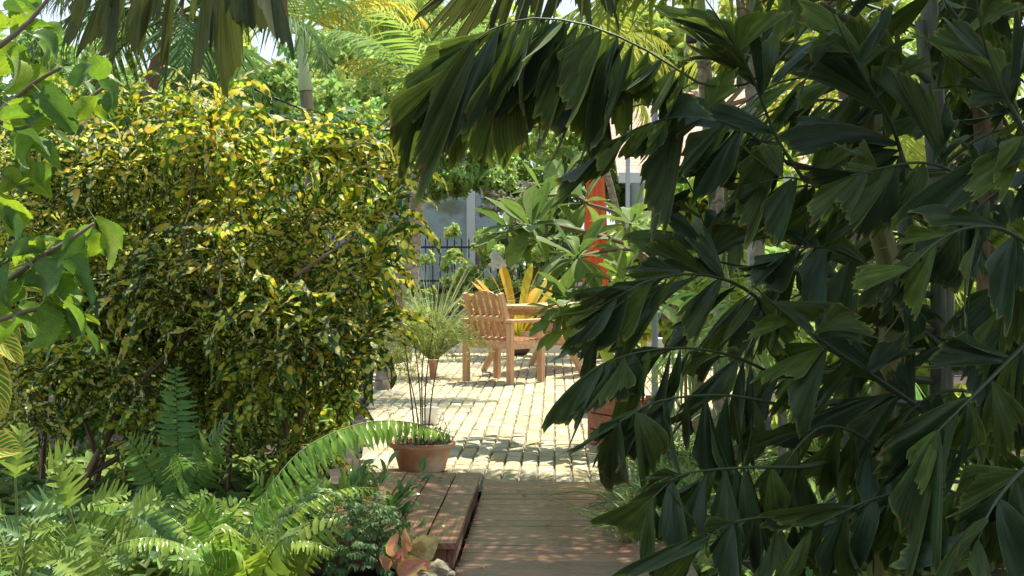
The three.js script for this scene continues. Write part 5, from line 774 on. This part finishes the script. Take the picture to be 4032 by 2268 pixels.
// upper palm leaf whose ribs hang in at the top centre
{
  const t = thing('rib_leaf_palm', 'palm whose pleated leaf with yellow ribs hangs in at the top centre', 'palm', V(2.3, -0.06, -6.9)), O = t.position;
  mesh('trunk', tube(curve([V(0, 0, 0), V(0.02, 1.8, 0), V(-0.1, 3.1, 0)], 10), 0.07, 12, 0.5), M.bark, t);
  mesh('leaf_stalk', tube(rel(curve([V(2.2, 3.0, -6.9), V(1.3, 3.25, -6.2), at(2300, -240, 5.4), at(2000, -170, 5.3)], 12), O), (q) => lerp(0.02, 0.008, q), 8), M.fishStem, t);
  for (const [bx, by, tx, ty, w, m] of [[1900, -160, 1640, 60, 50, 1], [1930, -160, 1700, 120, 60, 0], [1960, -160, 1740, 160, 60, 0], [2000, -160, 1800, 200, 70, 0], [2040, -170, 1880, 200, 60, 1], [2080, -180, 1930, 180, 70, 0], [2130, -190, 2010, 170, 60, 1], [2180, -200, 2080, 150, 70, 0], [2240, -220, 2170, 120, 80, 1], [2300, -220, 2290, 110, 80, 0], [2340, -230, 2400, 90, 70, 1], [1870, -150, 1630, -10, 40, 0], [2380, -230, 2480, 60, 60, 0]]) { const d = R(5.2, 5.45), b = at(bx, by, d), dir = at(tx, ty, d).sub(b), len = dir.length(); const lf = mesh('leaf_strip', fishLeaf[Math.floor(R(0, 9.9))], M.dryPalm[m], t); placed(lf, frame(b, dir, V(R(-0.5, 0.5), 0.2, 1), w / F * d * 1.2, len, len * 0.6), O); mesh('rib', tube(rel([b, b.clone().addScaledVector(dir, 0.95).add(V(0, 0, 0.01))], O), 0.0035, 5), M.cane, t); }
}
// ---------------------------------------------------------------- ferns
const fernLeaf = [0.2, 0.6, 1.0].map((b, k) => blade({ n: 7, ratio: 0.2, half: (q) => 0.5 * (1 - Math.pow(q, 3)) * Math.min(1, 0.65 + 3 * q) * (1 + 0.1 * Math.sin(q * 34)), fold: 0.3, bend: b, wave: 0.02, freq: 2, phase: k }));
{ // the long frond that arches towards the bowl, every leaflet its own piece
  const t = thing('arching_fern', 'fern with one long frond arching over the plank platform towards the bowl', 'fern', V(-1.07, -0.06, -5.5)), O = t.position;
  const path = [V(-1.07, -0.04, -5.5), at(985, 2060, 5.5), at(1075, 1900, 5.5), at(1180, 1780, 5.55), at(1320, 1700, 5.6), at(1480, 1658, 5.7), at(1640, 1668, 5.8), at(1790, 1722, 5.9)];
  const f = mesh('frond', tube(rel(curve(path, 24), O), (q) => lerp(0.004, 0.0015, q), 6), M.greenStem, t);
  pinnate(path, { pairs: 32, len: 0.15, wide: 0.026, a0: 1.5, a1: 1.15, lift: -0.1, droop: 1.15, from: 0.2, loose: 1.6, shapes: fernLeaf, prof: (q) => Math.pow(Math.sin(Math.PI * Math.min(0.985, 0.2 + 0.8 * q)), 0.55), even: true }, (g, m) => placed(mesh('leaflet', g, M.fernPlain, f), m, O));
  for (let k = 0; k < 7; k++) { const pa = archPath(V(-1.07, -0.03, -5.5), -0.4 + k * 0.95, R(0.8, 1.2), R(0.5, 0.75), 1.6), b = new Builder(O); b.add(tube(curve(pa, 8), 0.003, 5), null, [0.8, 0.7, 0.5]); pinnate(pa, { pairs: 26, len: 0.1, wide: 0.02, a0: 1.4, a1: 0.9, droop: 0.5, lift: 0, from: 0.15, shapes: fernLeaf }, (g, m) => b.add(g, m, tint(0.8, 1.2, 0.15))); mesh('frond', b.geometry(), M.fern[0], t); }
}
function fern(label, base, fronds, mat) {
  const t = thing('sword_fern', label, 'fern', base, 0, 'sword ferns in the bed'), O = t.position;
  fronds.forEach((pa, k) => { const b = new Builder(O), tn = fronds.length > 5 && rnd() < 0.08 ? [1.4, 0.8, 0.6] : tint(0.65, 1.2, 0.18), L = new THREE.CatmullRomCurve3(pa).getLength(); b.add(tube(curve(pa, 10), (q) => lerp(0.004, 0.0012, q), 5), null, [0.55, 0.4, 0.4]); pinnate(pa, { pairs: Math.max(14, Math.round(L / 0.034)), len: 0.13, wide: 0.03, a0: 1.5, a1: 1.0, droop: 0.3, lift: 0.05, from: 0.2, shapes: fernLeaf, normal: V(0, 0.6, 0.8) }, (g, m) => { const c = tint(0.85, 1.2, 0.12); b.add(g, m, [c[0] * tn[0], c[1] * tn[1], c[2] * tn[2]]); }); mesh('frond', b.geometry(), Array.isArray(mat) ? mat[k % mat.length] : mat, t); });
}
fern('tall sword fern with upright fronds in front of the croton stems', V(-1.62, -0.06, -6.9), [[V(-1.62, 0, -6.9), at(705, 1900, 6.9), at(697, 1650, 6.85), at(690, 1440, 6.8)], [V(-1.62, 0, -6.9), at(740, 1950, 6.8), at(830, 1760, 6.7), at(900, 1650, 6.6)], [V(-1.62, 0, -6.9), at(640, 1950, 6.8), at(560, 1800, 6.7), at(500, 1720, 6.6)], [V(-1.62, 0, -6.9), at(720, 1980, 6.7), at(720, 1860, 6.5), at(690, 1790, 6.2)]], [M.fern[2], M.fern[1]]);
const fernSpots = [[1150, 2080, 6.3, 'sword fern hiding the left end of the plank platform'], [1330, 1960, 6.75, 'small sword fern behind the finely cut shrub'], [640, 2150, 6.2, 'bright sword fern in the middle of the bed'], [900, 2240, 5.7, 'sword fern with dark stalks at the lower edge'], [1000, 2330, 5.35, 'drooping sword fern beside the fine leaved shrub']];
fernSpots.forEach(([px, py, d, label], i) => { const b = V((px - 2016) / F * d, -0.06, -d), fr = []; for (let k = 0; k < 8; k++) fr.push(archPath(b, k * 0.785 + R(-0.2, 0.2), R(0.75, 1.4), R(0.28, 0.48), R(0.9, 1.7), 4)); fern(label, b, fr, i < 7 ? [M.fern[0], M.fern[1]] : [M.fern[1], M.fern[2]]); });
// ---------------------------------------------------------------- lobed leaf philodendrons
const lobed = [0.2, 0.5, 0.85].map((b, k) => blade({ n: 54, across: 2, half: (q) => { const env = 0.5 * Math.pow(Math.sin(Math.PI * Math.pow(Math.min(1, q * 0.95 + 0.04), 0.62)), 0.75); const w = 0.5 + 0.5 * Math.cos(q * 7.5 * 2 * Math.PI); return env * lerp(0.2, 1, Math.pow(w, 0.75)) * (q > 0.94 ? 0.8 : 1); }, fold: 0.32, bend: b, skew: 0.55, wave: 0.03, freq: 4, phase: k }));
[[60, 2150, 6.0, [[60, 1860, 0.23, 0.1, 0.9], [190, 1860, 0.2, 0.5, 0.8], [20, 2010, 0.16, -0.5, 0.3], [170, 1990, 0.2, 0.3, -0.7]], 'lobed leaf philodendron under the broad croton leaf'], [330, 2200, 5.8, [[270, 1980, 0.22, 0.1, 0.5], [360, 1960, 0.17, 0.7, 0.3], [200, 2050, 0.13, -0.2, -0.6], [240, 2090, 0.12, 0.2, -0.6], [330, 2120, 0.13, 0.4, -0.7]], 'lobed leaf philodendron left of the sword ferns'], [70, 2310, 5.5, [[90, 2090, 0.13, -0.3, -0.8], [40, 2230, 0.2, -0.8, 0.1], [160, 2240, 0.24, 0.9, 0.1], [130, 2110, 0.11, 0.3, -0.8], [0, 2120, 0.12, -0.6, -0.4], [230, 2190, 0.16, 0.6, -0.2]], 'lobed leaf philodendron at the lower left corner'], [430, 2330, 5.5, [[400, 2170, 0.17, 0.1, -0.5], [280, 2200, 0.14, -0.3, -0.6], [350, 2080, 0.15, 0.2, -0.5], [480, 2120, 0.16, 0.7, 0.3], [520, 2020, 0.17, 0.5, 0.5]], 'lobed leaf philodendron with long green stalks at the bottom edge']].forEach(([px, py, d, leaves, label]) => {
  const base = V((px - 2016) / F * d, -0.06, -d), t = thing('philodendron', label, 'plant', base, 0, 'lobed leaf philodendrons'), O = t.position;
  const add = (p, len, dx, dy, mi) => { const dir = V(dx, dy, 0.35 + R(-0.2, 0.2)); mesh('leaf_stalk', tube(rel(curve([base.clone().add(V(R(-0.02, 0.02), 0, R(-0.02, 0.02))), base.clone().lerp(p, 0.55).add(V(0, 0.02, -0.02)), p], 6), O), (q) => lerp(0.006, 0.004, q), 6), M.greenStem, t); placed(mesh('leaf', pick(lobed), M.xanadu[mi], t), frame(p, dir, V(R(-0.3, 0.3), 0.75, 0.75), len * 0.85, len, len), O); };
  for (const [x, y, L, dx, dy] of leaves) add(at(x, y + 20, d - R(0, 0.2)), L, dx, dy, rnd() < 0.75 ? 0 : 1);
  for (let k = 0; k < 8; k++) { const a = k * 0.9 + R(0, 0.5), p = base.clone().add(V(Math.cos(a) * R(0.08, 0.22), R(0.14, 0.34), Math.sin(a) * R(0.05, 0.2))); add(p, R(0.13, 0.2), Math.cos(a), R(-0.4, 0.5), Math.floor(R(0, 2.99))); }
});
// ---------------------------------------------------------------- fine leaved aralia, glossy sprigs, pink leaved plants at the platform
{
  const base = V((1330 - 2016) / F * 5.75, -0.06, -5.75), t = thing('aralia_shrub', 'low shrub of finely cut pale edged leaves in front of the plank platform', 'shrub', base), b = new Builder();
  for (let s = 0; s < 24; s++) mesh('stem', tube(curve([V(0, 0, 0), V(R(-0.1, 0.1), 0.12, R(-0.08, 0.08)), V(R(-0.24, 0.24), R(0.15, 0.36), R(-0.18, 0.18))], 6), 0.003, 5), M.greenStem, t);
  for (let k = 0; k < 330; k++) { const a = R(0, 6.3), r = Math.sqrt(rnd()) * 0.27, y = 0.36 * Math.sqrt(Math.max(0, 1 - (r / 0.3) ** 2)) * R(0.45, 1.05), p = V(Math.cos(a) * r, y, Math.sin(a) * r * 0.8), pa = archPath(p, a + R(-0.8, 0.8), R(-0.2, 0.7), R(0.06, 0.11), 1.1, 3), tn = rnd() < 0.3 ? [1.8, 1.6, 1.7] : tint(0.6, 1.2, 0.15); pinnate(pa, { pairs: 4, len: 0.04, wide: 0.014, a0: 1.0, a1: 0.5, droop: 0.2, lift: 0.05, from: 0.2, shapes: leafLance }, (g, m) => b.add(g, m, tn)); }
  mesh('foliage', b.geometry(), M.fineGreen, t).userData.kind = 'stuff';
}
{
  const base = V((1440 - 2016) / F * 6.0, -0.06, -6.0), t = thing('glossy_sprig', 'young shrub with glossy bright green oval leaves over the plank platform', 'shrub', base), O = t.position;
  const shapes = [0.2, 0.7].map((b) => blade({ n: 7, across: 2, ratio: 0.42, half: (q) => 0.5 * Math.pow(Math.sin(Math.PI * Math.min(1, q * 0.97 + 0.015)), 0.7), fold: 0.3, bend: b })), ml = [leafy(0.16, 0.3, 0.04, { map: sideVein, clearcoat: 0.9, clearcoatRoughness: 0.12 }), leafy(0.11, 0.23, 0.035, { map: sideVein, clearcoat: 0.9, clearcoatRoughness: 0.12 })];
  for (const [tx, ty] of [[1665, 1855], [1655, 1900], [1590, 1955], [1530, 1830], [1430, 1840], [1650, 2000], [1390, 1900], [1480, 2110], [1660, 2095]]) {
    const tip = at(tx, ty, 5.9 + R(-0.1, 0.15)), st = curve([base, base.clone().lerp(tip, 0.5).add(V(-0.02, 0.05, 0)), tip], 8); mesh('stem', tube(rel(st, O), 0.0022, 5), M.greenStem, t);
    for (let k = 0; k < 7; k++) { const p = st[Math.min(8, 4 + Math.floor(k * 0.7))], dir = tip.clone().sub(base).normalize().add(V(R(-0.9, 0.9), R(-0.2, 0.7), R(-0.6, 0.6))); placed(mesh('leaf', pick(shapes), pick(ml), t), frame(p, dir, V(R(-0.3, 0.3), 1, 0.4), 0.066 * R(0.9, 1.2), R(0.06, 0.085), 0.07), O); }
  }
}
{
  const pk = texture(128, 128, (u, v) => { const s = fbm(u * 9, v * 9, 4.1, 3), e = Math.abs(u - 0.5) * 2; let c = mix3([228, 130, 116], [232, 170, 138], 0.5 + s); if (s > 0.16) c = [176, 186, 92]; return mix3(c, [206, 204, 90], smooth(0.7, 0.95, e + 0.3 * s)); });
  const pk2 = texture(128, 128, (u, v) => { const s = fbm(u * 12, v * 12, 7.1, 3); return mix3([190, 176, 118], s > 0 ? [216, 150, 128] : [150, 160, 80], Math.min(1, Math.abs(s) * 3)); });
  const mats = [leafy(1, 1, 1, { map: pk, clearcoat: 0.3 }), leafy(1, 1, 1, { map: pk2, clearcoat: 0.3 })];
  const shapes = [0.3, 0.8].map((b) => blade({ n: 9, across: 2, half: (q) => 0.5 * Math.pow(Math.sin(Math.PI * Math.pow(Math.min(1, q * 0.97 + 0.015), 0.75)), 0.75), fold: 0.35, bend: b, wave: 0.03 }));
  [[1590, 5.6, [[1560, 2240, 1590, 2160, 75, 0], [1590, 2230, 1640, 2200, 60, 0], [1570, 2265, 1660, 2205, 75, 0], [1540, 2190, 1560, 2100, 50, 0], [1530, 2240, 1500, 2190, 50, 0]], 'plant with pink and yellow edged leaves at the platform foot'], [1660, 5.65, [[1640, 2200, 1715, 2115, 110, 1], [1630, 2190, 1600, 2110, 60, 1], [1660, 2215, 1690, 2235, 50, 0], [1610, 2170, 1590, 2090, 40, 0], [1650, 2180, 1650, 2130, 60, 1]], 'plant with speckled olive and pink leaves before the platform end']].forEach(([px, d, leaves, label]) => {
    const base = V((px - 2016) / F * d, -0.06, -d), t = thing('pink_leaf_plant', label, 'plant', base, 0, 'pink leaved plants'), O = t.position;
    for (const [bx, by, tx, ty, w, mi] of leaves) { const dd = d - R(0, 0.08), b = at(bx, by, dd), dir = at(tx, ty, dd - 0.03).sub(b), len = dir.length(); mesh('leaf_stalk', tube(rel(curve([base, base.clone().lerp(b, 0.6), b], 5), O), 0.003, 5), M.greenStem, t); placed(mesh('leaf', pick(shapes), mats[mi], t), frame(b, dir, V(R(-0.3, 0.3), 0.6, 0.8), w / F * dd, len, len), O); }
  });
}
// ---------------------------------------------------------------- trees overhead, outside the picture, that shade the fishtail palms and dapple the deck
broadTree('shade_tree', 'broad shade tree above the fishtail palms, outside the picture', 'tree', V(4.1, -0.06, -5.6), { trunk: [V(0, 0, 0), V(0.1, 1.8, 0), V(-0.1, 3.4, 0)], r: 0.18, mat: M.treeLeaf[1], leaf: 0.2, blobs: [[-1.2, 4.3, 0, 1.5, 0.8, 1.6, 900], [0.6, 4.4, -0.6, 1.4, 0.8, 1.6, 800], [-2.2, 4.1, -0.6, 1.1, 0.6, 1.3, 600], [-1.0, 4.2, 2.0, 1.6, 0.8, 1.4, 700], [-2.6, 4.1, 1.2, 0.9, 0.6, 1.2, 450], [1.2, 4.2, 1.4, 1.2, 0.9, 1.4, 450]] });
featherPalm('overhead_palm', 'palm beside the deck whose fronds hang over it, outside the picture', { trunk: [V(1.95, -0.06, -8.1), V(1.95, 1.8, -8.1), V(1.75, 3.15, -8.0)], r: 0.06, trunkMat: M.bark, shaft: V(-0.1, 0.4, 0), fronds: [[3.14, 0.5, 2.3, 0.9], [2.75, 0.5, 2.3, 0.9], [3.5, 0.5, 2.3, 0.9], [2.3, 0.6, 2.2, 1.0], [4.0, 0.6, 2.2, 1.0], [1.7, 0.6, 2.0, 1.0], [0.3, 0.7, 1.8, 1.2], [5.2, 0.7, 1.8, 1.2]], pairs: 26, leaf: 0.6, wide: 0.05, droop: 0.2 });
renderer.render(scene, camera);
